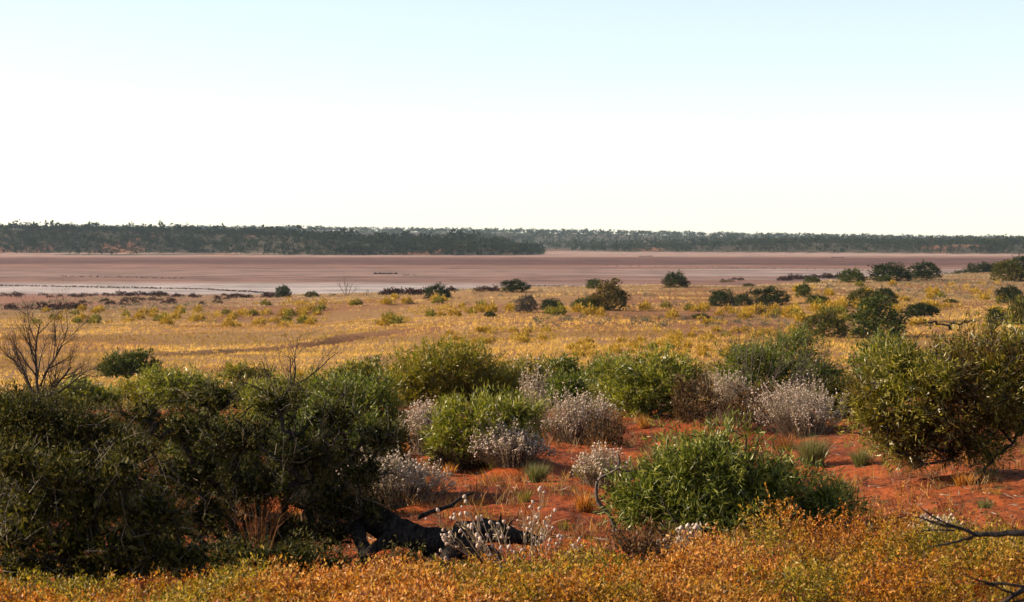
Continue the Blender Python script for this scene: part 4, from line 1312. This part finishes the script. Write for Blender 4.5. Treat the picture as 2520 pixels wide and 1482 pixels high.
# thorn trees at the left
g = GY(680, 12.9)  # brush added as a stand-in for the black shade below the thorn tree
shrub('shade_fill_brush', 'added dark brush standing in for the black shade between the thorn tree and the orange strip', 'shrub', g,
      LB(g, [(540, 1395, 110, 42), (660, 1405, 100, 38), (780, 1400, 100, 42), (880, 1412, 80, 30), (600, 1360, 90, 35), (740, 1365, 90, 35), (980, 1415, 80, 26), (1060, 1420, 60, 20), (1010, 1380, 55, 26)]), MT['thorn'], MT['char'],
      700, (.030, .009), 16, .15, 1.0, .1, 681, .3, .003, bare=70, lump=.5, skirt=0, lai=.6, core=1800, spk=.25, bare_m=MT['red_stem'])
g = GY(250, 13.2)  # second added brush, filling bright sand gaps with the corner's shade
shrub('shade_fill_brush', 'added dark brush standing in for the deep shade under the thorn bush of the left corner', 'shrub', g,
      LB(g, [(30, 1405, 110, 36), (150, 1410, 110, 36), (280, 1405, 110, 38), (410, 1395, 100, 42), (350, 1340, 90, 40)]), MT['thorn'], MT['char'],
      700, (.032, .008), 16, .15, 1.0, .1, 251, .3, .003, lump=.5, skirt=0, lai=.5, core=1800, spk=.25)
g = GY(600, 15.2)
shrub('thorn_tree', 'dark spreading thorn tree with crooked black branches filling the left foreground', 'tree', g,
      LB(g, [(530, 980, 95, 50), (680, 990, 95, 50), (360, 1020, 85, 52), (450, 1060, 90, 55), (820, 1030, 100, 58), (930, 1080, 75, 48), (600, 1080, 120, 60), (330, 1110, 80, 50), (480, 1160, 110, 60), (760, 1120, 120, 70), (900, 1160, 85, 62), (640, 1200, 130, 70), (810, 1230, 110, 65), (905, 1255, 75, 50), (395, 1200, 80, 58), (425, 1300, 80, 58), (520, 1270, 120, 65), (700, 1310, 120, 60), (830, 1310, 80, 50), (560, 1370, 120, 50), (720, 1385, 110, 40)]), MT['thorn'], MT['dark_bark'],
      2300, (.034, .0065), 24, .20, 1.0, .1, 600, .12, .0036, bare=330, lump=.5, r_max=.034, expo=.42, nroot=4, skirt=0, shell=1.9, lai=.46, jit=.22, sk=620, core=3400, spk=.3, corer=.6)
g = GY(210, 12.3)
shrub('thorn_bush', 'dark olive thorn bush low in the left corner, in front of the thorn tree', 'shrub', g,
      LB(g, [(40, 1140, 90, 50), (160, 1160, 95, 55), (290, 1170, 85, 55), (90, 1240, 110, 65), (230, 1250, 110, 65), (370, 1260, 90, 70), (40, 1320, 110, 65), (180, 1340, 120, 65), (330, 1340, 110, 60), (450, 1370, 90, 50), (60, 1400, 110, 45), (250, 1410, 130, 40)]), MT['thorn2'], MT['dark_bark'],
      2000, (.033, .0063), 24, .19, 1.0, .15, 210, .2, .0028, bare=170, lump=.5, r_max=.020, skirt=0, shell=1.9, lai=.46, jit=.22, sk=450, core=3600, spk=.3, corer=.68)
g = GY(90, 18.5)
shrub('thorn_bush', 'blackish half-dead thicket under the bare tree at the left edge', 'shrub', g,
      LB(g, [(50, 1030, 110, 75), (160, 1080, 120, 80), (30, 1120, 100, 90), (240, 1060, 80, 60)]), MT['thorn'], MT['dark_bark'],
      1300, (.035, .010), 20, .20, 1.0, .15, 90, .2, .0035, bare=150, lump=.5, bare_m=MT['dead'], r_max=.026, shell=1.9, lai=.8, jit=.2, core=2500)

for px, Yv, lobes, lab, lm in (
    (300, 20.5, [(300, 1085, 110, 62), (200, 1110, 80, 60)], 'dark green shrub glimpsed through the left side of the thorn tree', 'thorn'),
    (500, 22.0, [(500, 1075, 130, 70), (600, 1100, 90, 60)], 'dark green shrub glimpsed through the middle of the thorn tree', 'willow'),
    (740, 23.5, [(740, 1070, 120, 75), (860, 1085, 110, 75)], 'dark green shrub glimpsed through the right side of the thorn tree', 'willow'),
    (960, 27.0, [(955, 1075, 60, 50), (900, 1100, 70, 50)], 'dark low shrub between the thorn tree and the pale everlasting', 'thorn2'),
    (60, 26.0, [(40, 1010, 120, 60), (150, 1030, 90, 50)], 'dark brownish shrub behind the foot of the bare tree at the left edge', 'thorn2')):
    g = GY(px, Yv)
    shrub('dune_shrub', lab, 'shrub', g, LB(g, lobes), MT[lm], MT['dark_bark'], 300, (.06, .012), 14, .25, .9, .15, int(px) + 7, .3, .004, group=NEAR, lai=.9, core=1800)

# bare trees of the near dune
g = GY(100, 21.0); z0 = W(100, 1010, 21.0)[2] - g[2]; q = M(1, 21.0)
CFG = dict(seg=6, wob=.10, trop=[.03, .05, .06, .05], n=[1, 8, 7, 5], t0=[.25, .2, .15, .1], ang=.55, ratio=.52, rr=.62, taper=.35, flat=.45)
grown_tree('bare_tree', 'leafless curving grey-brown tree at the left edge', 'dead tree', g, [
    ((0, 0, -.05), (-.02, 0, 1), z0 + 60 * q, .026), ((0, 0, z0), (-.1, 0, 1), 215 * q, .020), ((0, 0, z0 + 5 * q), (.55, 0, .6), 130 * q, .018),
    ((-2 * q, 0, z0 + 20 * q), (-.6, 0, .9), 150 * q, .017), ((.0, 0, z0 + 60 * q), (.4, 0, .8), 170 * q, .015), ((40 * q, 0, z0 + 42 * q), (.8, 0, .35), 95 * q, .013)], CFG, MT['bark'], 11)
g = GY(700, 21.0); z0 = W(700, 1000, 21.0)[2] - g[2]
CFG2 = dict(CFG, wob=.16, ang=.7, n=[1, 6, 5, 4], trop=[.02, .03, .03, .02])
grown_tree('bare_tree', 'small leafless tree with zigzag twigs above the thorn tree', 'dead tree', g, [
    ((0, 0, -.05), (.03, 0, 1), z0 + 30 * q, .016), ((2 * q, 0, z0), (.35, 0, .9), 120 * q, .013), ((22 * q, 0, z0 + 50 * q), (.2, 0, 1), 125 * q, .011), ((22 * q, 0, z0 + 50 * q), (.9, 0, .6), 140 * q, .010),
    ((-4 * q, 0, z0 - 20 * q), (-.6, 0, 1), 150 * q, .011), ((-30 * q, 0, z0 + 25 * q), (-.9, 0, .7), 110 * q, .009)], CFG2, MT['bark'], 12)
g = GY(1830, 45.0); q = M(1, 45.0); rn = np.random.default_rng(4)
CFG3 = dict(CFG, wob=.05, ang=.38, n=[1, 5, 4], trop=[.02, .02, .02], t0=[.3, .2, .1], ratio=.6)
st = []
for k in range(15):
    a_ = rn.uniform(-1, 1)
    st.append(((a_ * 60 * q + 20 * q, rn.uniform(-.3, .3), -.05), (a_ * .75 + .12, rn.uniform(-.1, .1), 1), (240 - 80 * abs(a_)) * q * rn.uniform(.8, 1.15), .009))
for k in range(7):
    st.append(((60 * q + k * 8 * q, rn.uniform(-.3, .3), .1), (1.0, 0, rn.uniform(.15, .6)), 130 * q * rn.uniform(.7, 1.1), .008))
grown_tree('bare_shrub', 'grey leafless shrub of fine straight branches before the big dark rounded shrub', 'dead shrub', g, st, CFG3, MT['dead'], 13)

# ------------------------------------------------------------------ white flowering shrubs
EV = 'white everlasting shrubs'
for px, py, hw, h, st, sd, lab, kw in (
    (1405, 1085, 88, 112, 190, 1, 'dense pale everlasting shrub behind the green one, left of centre', {}),
    (1265, 1142, 92, 100, 170, 2, 'pinkish white everlasting shrub in front of the green willow-leaved one', {}),
    (1045, 1115, 58, 112, 100, 3, 'pale everlasting shrub at the left flank of the green willow-leaved one', {}),
    (990, 1240, 108, 112, 170, 4, 'bright white everlasting shrub beside the thorn tree, on the red sand', {}),
    (1475, 1196, 66, 84, 60, 5, 'small everlasting clump behind the curved dead stick', {}),
    (1792, 1035, 62, 112, 110, 6, 'everlasting shrub among the brown dead shrubs right of centre', {}),
    (1990, 1072, 112, 118, 190, 7, 'broad white everlasting shrub left of the big olive bush', {}),
    (1690, 1400, 45, 128, 7, 9, 'few tall everlasting stalks in front of the big glossy green bush', dict(heads=2, hr=.018, leafn=40)),
    (2310, 1335, 62, 58, 40, 10, 'little everlasting clump behind the bare branch at the right', {}),
    (1632, 1400, 40, 60, 22, 11, 'low grey everlasting clump in front of the dry purple-brown shrub', dict(heads=2, hr=.016)),
    (1310, 1010, 40, 60, 50, 12, 'pale everlasting sprays showing behind the top of the green shrub', {}),
):
    g = G(px, py, 9, 45)
    if sd == 12: g = GY(1310, 33.0); h = 190
    everlasting('everlasting_shrub', lab, g, M(hw, g[1]) * 1.28, M(hw, g[1]) * 1.0, M(h, g[1]) * 1.12, int(st * 2.2), kw.get('heads', 3), kw.get('hr', .0118), sd, EV, kw.get('leafn', 26))
g = G(1290, 1408, 9, 30)
everlasting('everlasting_shrub', 'tall straggly everlasting with separate woolly heads in the centre foreground', g, M(215, g[1]), M(130, g[1]), M(190, g[1]), 44, 3, .0112, 8, EV, 16, -.04, .30, True, .5, .0028)

# ------------------------------------------------------------------ dead brown shrubs
DS = 'dry brown shrubs'
for px, py, hw, h, lm, tips, sd, lab in (
    (1490, 1102, 52, 92, 'brown_leaf', 170, 21, 'dead orange-brown shrub on the sand at the right end of the white flowers'),
    (1712, 1045, 58, 128, 'brown_leaf', 200, 22, 'dark brown dead shrub left of the everlasting in the right-centre group'),
    (1872, 1060, 72, 115, 'brown_leaf', 210, 23, 'reddish brown dead shrub right of the everlasting in the right-centre group'),
    (1580, 1408, 95, 108, 'brown_leaf', 300, 24, 'dry purple-brown shrub in front of the big glossy green bush'),
    (1120, 1160, 60, 60, 'brown_leaf', 130, 25, 'brown dry undergrowth at the foot of the green willow-leaved shrub'),
):
    g = G(px, py, 9, 45)
    shrub('dry_shrub', lab, 'dead shrub', g, LB(g, [(px, py - h * .5, hw, h * .5), (px - hw * .4, py - h * .35, hw * .6, h * .35), (px + hw * .35, py - h * .4, hw * .6, h * .4)]),
          MT[lm], MT['dark_bark'], int(tips * 1.4), (.036, .015), 11, .16, .7, .7, sd, .15, .0026, group=DS, skirt=.5, r_max=.007, lai=.5, lump=.5, core=0, spk=.35, sk=320)

# ------------------------------------------------------------------ tufts of grass on the sand
for px, py, wd, h, n, mat, sd, lab in (
    (1322, 1184, 92, 66, 420, 'tussock', 31, 'grey-green tussock on the red sand left of the dead stick'),
    (2000, 1142, 125, 98, 620, 'tussock', 32, 'largest grey-green tussock, below the broad white everlasting'),
    (2122, 1146, 92, 62, 380, 'tussock', 33, 'smaller grey-green tussock right of the largest one'),
    (2256, 1150, 90, 62, 300, 'tussock', 34, 'grey-green tussock under the low branches of the big olive bush'),
    (2424, 1252, 64, 46, 170, 'tussock', 35, 'thin grey-green tussock alone on the sand below the olive bush'),
    (1436, 1176, 80, 56, 260, 'green_tuss', 36, 'yellowish tussock beside the small everlasting clump'),
    (1440, 1258, 88, 70, 320, 'orange_dry', 37, 'orange dry tuft at the left foot of the big glossy green bush'),
    (1930, 1108, 80, 60, 280, 'rust_blade', 38, 'rust-red dry tuft left of the largest grey-green tussock'),
    (1585, 1052, 70, 40, 220, 'orange_dry', 39, 'straw-coloured dry tuft on the bare sand of the centre'),
    (1106, 1170, 50, 44, 120, 'orange_dry', 40, 'small straw tuft on the sand below the green willow-leaved shrub'),
    (1290, 1236, 70, 52, 130, 'green_tuss', 41, 'thin yellow-green tuft in the middle of the red sand patch'),
    (1390, 1305, 60, 42, 120, 'green_tuss', 42, 'low green tuft right of the straggly everlasting'),
    (2375, 1196, 110, 52, 260, 'orange_dry', 43, 'orange-brown dry tuft beneath the stems of the big olive bush'),
    (2180, 1290, 40, 24, 80, 'green_tuss', 44, 'tiny yellow-green tuft on the sand right of the green bush'),
    (2080, 1215, 60, 60, 120, 'tussock', 45, 'wispy tuft at the right shoulder of the big glossy green bush'),
):
    g = G(px, py, 9, 45)
    tussock('grass_tuft', lab, 'grass tuft', g, M(wd, g[1]), M(h, g[1]), n, MT[mat], sd, .0055, 'grass tufts on the red sand')
g = W(625, 1330, 14.2); g[2] = -.01 - PV(1330) * 14.2
g = GY(640, 14.9)
tussock('rust_grass', 'rust-red dry grass standing in the dark shade of the thorn tree', 'grass tuft', g, .45, .70, 50, MT['rust_blade'], 50, .0045, None, .3, .45)


# ------------------------------------------------------------------ orange ground cover along the bottom
def mat_shrub(name, label, items, mat, sprigs, seed):
    rng = np.random.default_rng(seed)
    a = Acc(); st = Acc()
    tot = sum(i[2] for i in items)
    c0 = None
    for px, Y, rx, ry, h in items:
        g = GY(px, Y)
        if c0 is None: c0 = g
        n = int(sprigs * rx / tot)
        an = rng.uniform(0, 6.283, n); r = rng.uniform(0, 1, n) ** .55
        x = np.cos(an) * r * rx; y = np.sin(an) * r * ry
        top = h * np.sqrt(np.clip(1 - r ** 2.6, 0, 1)) * (0.55 + 0.75 * fbm((x + g[0]) * 3.2, (y + g[1]) * 3.2, seed, 3))
        top = top * (0.25 + 1.55 * fbm((x + g[0]) * 1.7, (y + g[1]) * 1.7, seed + 3, 2)) * (1 + rng.normal(0, .16, n)) + 0.02
        top = top + np.where(rng.uniform(size=n) < .07, rng.uniform(.02, .08, n), 0)
        gz = H(x + g[0], y + g[1])
        P = np.stack([x + g[0], y + g[1], gz + top], -1)
        d = nrm(np.stack([np.cos(an) * r * .6, np.sin(an) * r * .6, np.full(n, 1.0)], -1) + rng.normal(0, .38, (n, 3)))
        per = 10
        ln = rng.uniform(.06, .14, (n, 1, 1))
        t = rng.uniform(-1, .12, (n, per, 1))
        LP = P[:, None] + d[:, None] * t * ln + rng.normal(0, .008, (n, per, 3))
        LD = d[:, None] * .7 + rng.normal(0, .55, (n, per, 3))
        m = n * per
        leaves(a, LP.reshape(-1, 3) - c0, LD.reshape(-1, 3), rng.uniform(.013, .034, m), rng.uniform(.0055, .011, m), rng, .2)
        tubes(st, [(np.array([P[q] - d[q] * .16 - c0, P[q] + d[q] * .03 - c0]), np.array([.0022, .0014])) for q in range(0, n, 9)], 3)
    root = empty(name, c0, label, 'ground shrub', 'orange ground cover along the bottom')
    o = obj('foliage', a.mesh('foliage', [mat]), root); o['kind'] = 'stuff'
    o = obj('stem', st.mesh('stem', [MT['red_stem']]), root); o['kind'] = 'stuff'


mat_shrub('orange_ground_shrub', 'low orange and green strip of ground shrub along the bottom left', [(60, 10.6, 0.55, 0.7, 0.110), (250, 10.5, 0.55, 0.7, 0.094), (430, 10.6, 0.5, 0.7, 0.105), (560, 11, 0.5, 0.7, 0.121), (-120, 10.6, 0.5, 0.7, 0.110), (150, 9.4, 0.6, 0.6, 0.080), (100, 11.5, 0.5, 0.5, 0.090), (330, 11.5, 0.5, 0.5, 0.090), (560, 11.7, 0.5, 0.5, 0.090), (450, 9.4, 0.6, 0.6, 0.077)], MT['orange'], 3300, 61)
mat_shrub('orange_ground_shrub', 'orange ground shrub below the fallen black log', [(720, 10.9, 0.45, 0.7, 0.098), (850, 10.8, 0.4, 0.7, 0.090), (980, 10.8, 0.45, 0.7, 0.098), (1090, 10.4, 0.35, 0.6, 0.082), (1000, 9.3, 0.55, 0.6, 0.092), (760, 9.3, 0.55, 0.6, 0.092)], MT['orange_dry'], 3000, 62)
mat_shrub('orange_ground_shrub', 'olive-orange mound of ground shrub at bottom centre', [(1240, 11, 0.48, 0.8, 0.165), (1400, 11.3, 0.5, 0.8, 0.194), (1540, 11.2, 0.45, 0.8, 0.184), (1330, 10, 0.5, 0.6, 0.116), (1500, 9.8, 0.5, 0.6, 0.097)], MT['orange'], 3000, 63)
mat_shrub('orange_ground_shrub', 'tall pinkish orange dry ground shrub below the green bush', [(1700, 11.2, 0.42, 0.7, 0.224), (1800, 11.8, 0.42, 0.7, 0.278), (1660, 10.2, 0.4, 0.6, 0.151), (1780, 10, 0.4, 0.6, 0.151)], MT['orange_dry'], 2400, 64)
mat_shrub('orange_ground_shrub', 'wide golden orange mound of ground shrub at bottom right', [(1950, 12.2, 0.5, 0.8, 0.392), (2100, 12.2, 0.5, 0.8, 0.350), (2260, 12, 0.5, 0.8, 0.322), (2420, 11.8, 0.5, 0.8, 0.350), (2560, 11.6, 0.5, 0.8, 0.385), (2000, 10.4, 0.5, 0.7, 0.239), (2200, 10.2, 0.5, 0.7, 0.224), (2400, 10, 0.55, 0.7, 0.239), (2600, 10, 0.5, 0.7, 0.280)], MT['orange'], 5000, 65)


# ------------------------------------------------------------------ dead wood
def limb_obj(name, pts, rad, mat, parent, c0, seed, sides=9, sub=4):
    """a gnarled limb through measured points (px, py, distance)"""
    rng = np.random.default_rng(seed)
    P = np.array([W(*p) for p in pts]) - c0
    R = np.array(rad, float)
    t = np.arange(len(P)); tt = np.linspace(0, len(P) - 1, (len(P) - 1) * sub + 1)
    def cr(A):
        out = np.zeros((len(tt),) + A.shape[1:])
        for k, q in enumerate(tt):
            i = min(int(q), len(P) - 2); f = q - i
            p0, p1, p2, p3 = A[max(i - 1, 0)], A[i], A[i + 1], A[min(i + 2, len(A) - 1)]
            out[k] = .5 * (2 * p1 + (p2 - p0) * f + (2 * p0 - 5 * p1 + 4 * p2 - p3) * f * f + (3 * p1 - p0 - 3 * p2 + p3) * f ** 3)
        return out
    Q = cr(P); r = np.maximum(cr(R[:, None])[:, 0], .0012)
    Q[1:-1] += rng.normal(0, 1, (len(Q) - 2, 3)) * (r[1:-1, None] * .12)
    a = Acc(); tube(a, Q, r, sides)
    V = a.v[0]
    V += rng.normal(0, 1, V.shape) * np.repeat(r, sides)[:, None] * .13
    V += (nrm(V - np.repeat(Q, sides, 0)) * np.tile(rng.normal(0, .16, sides), len(Q))[:, None]) * np.repeat(r, sides)[:, None]
    n = len(Q)
    a.f.append((np.arange(sides)[None, ::-1], 0)); a.f.append((np.arange((n - 1) * sides, n * sides)[None], 0))
    return obj(name, a.mesh(name, [mat], True), parent)


g = GY(1000, 15.0)
root = empty('fallen_log', g, 'fallen black log with arching limbs in the shade beside the thorn tree', 'log')
last = limb_obj('trunk', [(700, 1225, 15.6), (800, 1240, 15.5), (880, 1262, 15.3), (960, 1302, 15.1), (1030, 1328, 15.0), (1105, 1346, 14.9), (1130, 1352, 14.9)], [.05, .075, .09, .085, .08, .085, .05], MT['char'], root, g, 1, 12)
last = limb_obj('limb', [(1108, 1340, 14.9), (1112, 1370, 14.75), (1085, 1400, 14.6), (1040, 1416, 14.5)], [.07, .06, .05, .03], MT['char'], root, g, 2)
last = limb_obj('limb', [(975, 1320, 15.1), (930, 1340, 14.9), (900, 1372, 14.7), (870, 1405, 14.6)], [.06, .04, .035, .02], MT['char'], root, g, 3)
last = limb_obj('limb', [(876, 1268, 15.3), (882, 1320, 15.0), (905, 1365, 14.8), (960, 1405, 14.5), (1040, 1425, 14.4)], [.05, .045, .04, .035, .015], MT['char'], root, g, 4)
last = limb_obj('limb', [(1105, 1345, 14.9), (1150, 1318, 15.0), (1200, 1305, 15.2), (1245, 1312, 15.4), (1290, 1330, 15.6)], [.08, .10, .09, .07, .04], MT['char'], root, g, 5)
last = limb_obj('limb', [(1120, 1360, 14.9), (1170, 1372, 14.8), (1230, 1378, 14.8)], [.10, .10, .05], MT['char'], root, g, 6)
last = limb_obj('limb', [(1225, 1312, 15.3), (1280, 1322, 15.5), (1330, 1330, 15.8)], [.06, .06, .03], MT['char'], root, g, 7)
limb_obj('branch', [(1030, 1272, 15.6), (1070, 1256, 15.8), (1110, 1244, 15.9), (1140, 1222, 16.1), (1165, 1213, 16.2)], [.02, .018, .016, .012, .006], MT['char'], last, g, 8, 6)
limb_obj('branch', [(1245, 1316, 15.4), (1232, 1290, 15.4), (1233, 1262, 15.4)], [.018, .014, .004], MT['char'], last, g, 9, 6)
limb_obj('branch', [(1245, 1312, 15.4), (1255, 1290, 15.4), (1263, 1278, 15.4)], [.016, .012, .003], MT['char'], last, g, 10, 6)

g = G(1512, 1300, 9, 40); Yk = g[1] - .9
g = GY(1512, Yk)
root = empty('dead_stick', g, 'curved bare dead stick standing before the left side of the green bush', 'dead branch')
last = limb_obj('stem', [(1513, 1345, Yk), (1512, 1290, Yk), (1497, 1262, Yk), (1472, 1235, Yk), (1468, 1205, Yk), (1472, 1180, Yk), (1500, 1165, Yk), (1520, 1152, Yk), (1524, 1130, Yk), (1520, 1118, Yk)], [.022, .02, .018, .017, .015, .014, .012, .011, .008, .004], MT['dead'], root, g, 21, 6)
limb_obj('branch', [(1520, 1152, Yk), (1540, 1160, Yk), (1560, 1156, Yk), (1572, 1148, Yk)], [.009, .008, .006, .003], MT['dead'], last, g, 22, 5)
limb_obj('branch', [(1477, 1232, Yk), (1492, 1215, Yk), (1498, 1185, Yk)], [.006, .005, .002], MT['dead'], last, g, 23, 5)
limb_obj('branch', [(1620, 1330, Yk), (1640, 1285, Yk), (1660, 1260, Yk), (1690, 1250, Yk)], [.016, .013, .01, .005], MT['dead'], last, g, 24, 5)
limb_obj('branch', [(1523, 1122, Yk), (1532, 1118, Yk), (1538, 1124, Yk)], [.005, .004, .002], MT['dead'], last, g, 25, 5)

g = GY(2660, 7.6)
root = empty('bare_branch', g, 'dark bare forked branch reaching in from the right edge above the orange shrubs', 'dead branch')
B = 7.6
last = limb_obj('limb', [(2700, 1360, B), (2600, 1325, B), (2520, 1312, B), (2440, 1316, B), (2400, 1316, B)], [.016, .0135, .0115, .010, .009], MT['dark_bark'], root, g, 31, 8)
limb_obj('branch', [(2402, 1316, B), (2370, 1328, B), (2330, 1338, B), (2288, 1346, B)], [.008, .0065, .0055, .002], MT['dark_bark'], last, g, 32, 6)
limb_obj('branch', [(2402, 1316, B), (2360, 1298, B), (2320, 1284, B), (2282, 1262, B), (2262, 1245, B)], [.008, .006, .004, .003, .0012], MT['dark_bark'], last, g, 33, 6)
limb_obj('branch', [(2365, 1300, B), (2310, 1290, B), (2270, 1276, B), (2240, 1270, B)], [.005, .004, .003, .0012], MT['dark_bark'], last, g, 34, 6)
limb_obj('branch', [(2350, 1306, B), (2300, 1304, B), (2255, 1308, B)], [.004, .003, .0012], MT['dark_bark'], last, g, 35, 6)
g = GY(2640, 7.0)
root = empty('bare_branch', g, 'tangle of thin dark twigs in the bottom right corner', 'dead branch')
B = 7.0
last = limb_obj('limb', [(2620, 1420, B), (2540, 1440, B), (2490, 1470, B), (2440, 1500, B)], [.012, .010, .008, .006], MT['dark_bark'], root, g, 41, 6)
limb_obj('branch', [(2530, 1445, B), (2480, 1438, B), (2420, 1432, B), (2370, 1412, B)], [.006, .005, .004, .0012], MT['dark_bark'], last, g, 42, 5)
limb_obj('branch', [(2500, 1462, B), (2470, 1452, B), (2440, 1440, B), (2400, 1436, B)], [.005, .004, .003, .0012], MT['dark_bark'], last, g, 43, 5)
limb_obj('branch', [(2540, 1470, B), (2500, 1482, B), (2450, 1490, B)], [.005, .004, .002], MT['dark_bark'], last, g, 44, 5)


# ------------------------------------------------------------------ litter and little weeds on the sand
def litter():
    rng = np.random.default_rng(99)
    a = Acc()
    n = 17000
    Y = rng.uniform(12.5, 42, n); x = rng.uniform(-.28, .28, n) * Y
    k = fbm(x * .6, Y * .6, 101, 3) + .18 * sstep(.08, .2, x / Y) > .5
    x, Y = x[k], Y[k]
    P = np.stack([x, Y, H(x, Y) + .012], -1)
    D = rng.normal(size=P.shape) * np.array([1, 1, .12])
    h_ = len(P) // 2
    leaves(a, P[:h_], D[:h_], rng.uniform(.03, .2, h_), rng.uniform(.004, .013, h_), rng, .1)
    leaves(a, P[h_:], D[h_:], rng.uniform(.03, .12, len(P) - h_), rng.uniform(.008, .024, len(P) - h_), rng, .1, 1)
    tag(obj('twig_litter', a.mesh('twig_litter', [MT['pale_twig'], MT['brown_leaf']])), 'scattered dry twigs and bark on the red sand', 'litter', kind='stuff')
    b = Acc()
    n = 260
    Y = rng.uniform(14, 42, n); x = rng.uniform(-.2, .28, n) * Y
    for q in range(n):
        m = 26
        P = np.repeat([[x[q], Y[q], float(H(x[q], Y[q])) - .01]], m, 0) + rng.normal(0, .03, (m, 3)) * np.array([1, 1, 0])
        D = rng.normal(0, .45, (m, 3)) + np.array([0, 0, 1])
        blades(b, P, D, rng.uniform(.05, .22, m) * rng.uniform(.5, 1.2), .005, rng, .25, q % 3)
    o = obj('small_weeds', b.mesh('small_weeds', [MT['green_tuss'], MT['orange_dry'], MT['brown_leaf']]))
    tag(o, 'thin small weeds dotted over the red sand', 'weeds', kind='stuff')
    # dry grass round the feet of the shrubs
    u_ = Acc(); n = 3600
    Y = rng.uniform(15.5, 46, n); x = rng.uniform(-.27, .28, n) * Y
    k = (fbm(x * .35, Y * .35, 131, 3) > .47) | (Y > 30) & (rng.uniform(size=n) < .5)
    x, Y = x[k], Y[k]; hz = H(x, Y)
    for q in range(len(x)):
        m = 16
        P = np.array([[x[q], Y[q], hz[q] - .01]]) + rng.normal(0, .05, (m, 3)) * np.array([1, 1, 0])
        D = rng.normal(0, .35, (m, 3)) + np.array([0, 0, 1])
        blades(u_, P, D, rng.uniform(.08, .30, m) * rng.uniform(.5, 1.1), .006, rng, .3, int(rng.integers(4)))
    o = obj('dry_undergrowth', u_.mesh('dry_undergrowth', [MT['straw_blade'], MT['orange_dry'], MT['brown_leaf'], MT['rust_blade']]))
    tag(o, 'dry straw and brown grass between the shrubs on the sand', 'dry grass', kind='stuff')
    # crumbs of sand and small stones
    c = Acc(); n = 900
    Y = rng.uniform(12.5, 40, n); x = rng.uniform(-.26, .28, n) * Y
    R = rng.uniform(.004, .013, n)
    balls(c, np.stack([x, Y, H(x, Y) + R * .2], -1), R, rng, 0, .35, True)
    tag(obj('sand_clods', c.mesh('sand_clods', [MT['clod']])), 'crumbly red clods on the sand', 'clods', kind='stuff')


MT['clod'] = bark_mat('red_clod', (0.20, 0.05, 0.02), (0.36, 0.10, 0.04), 40, .95, .3)
litter()
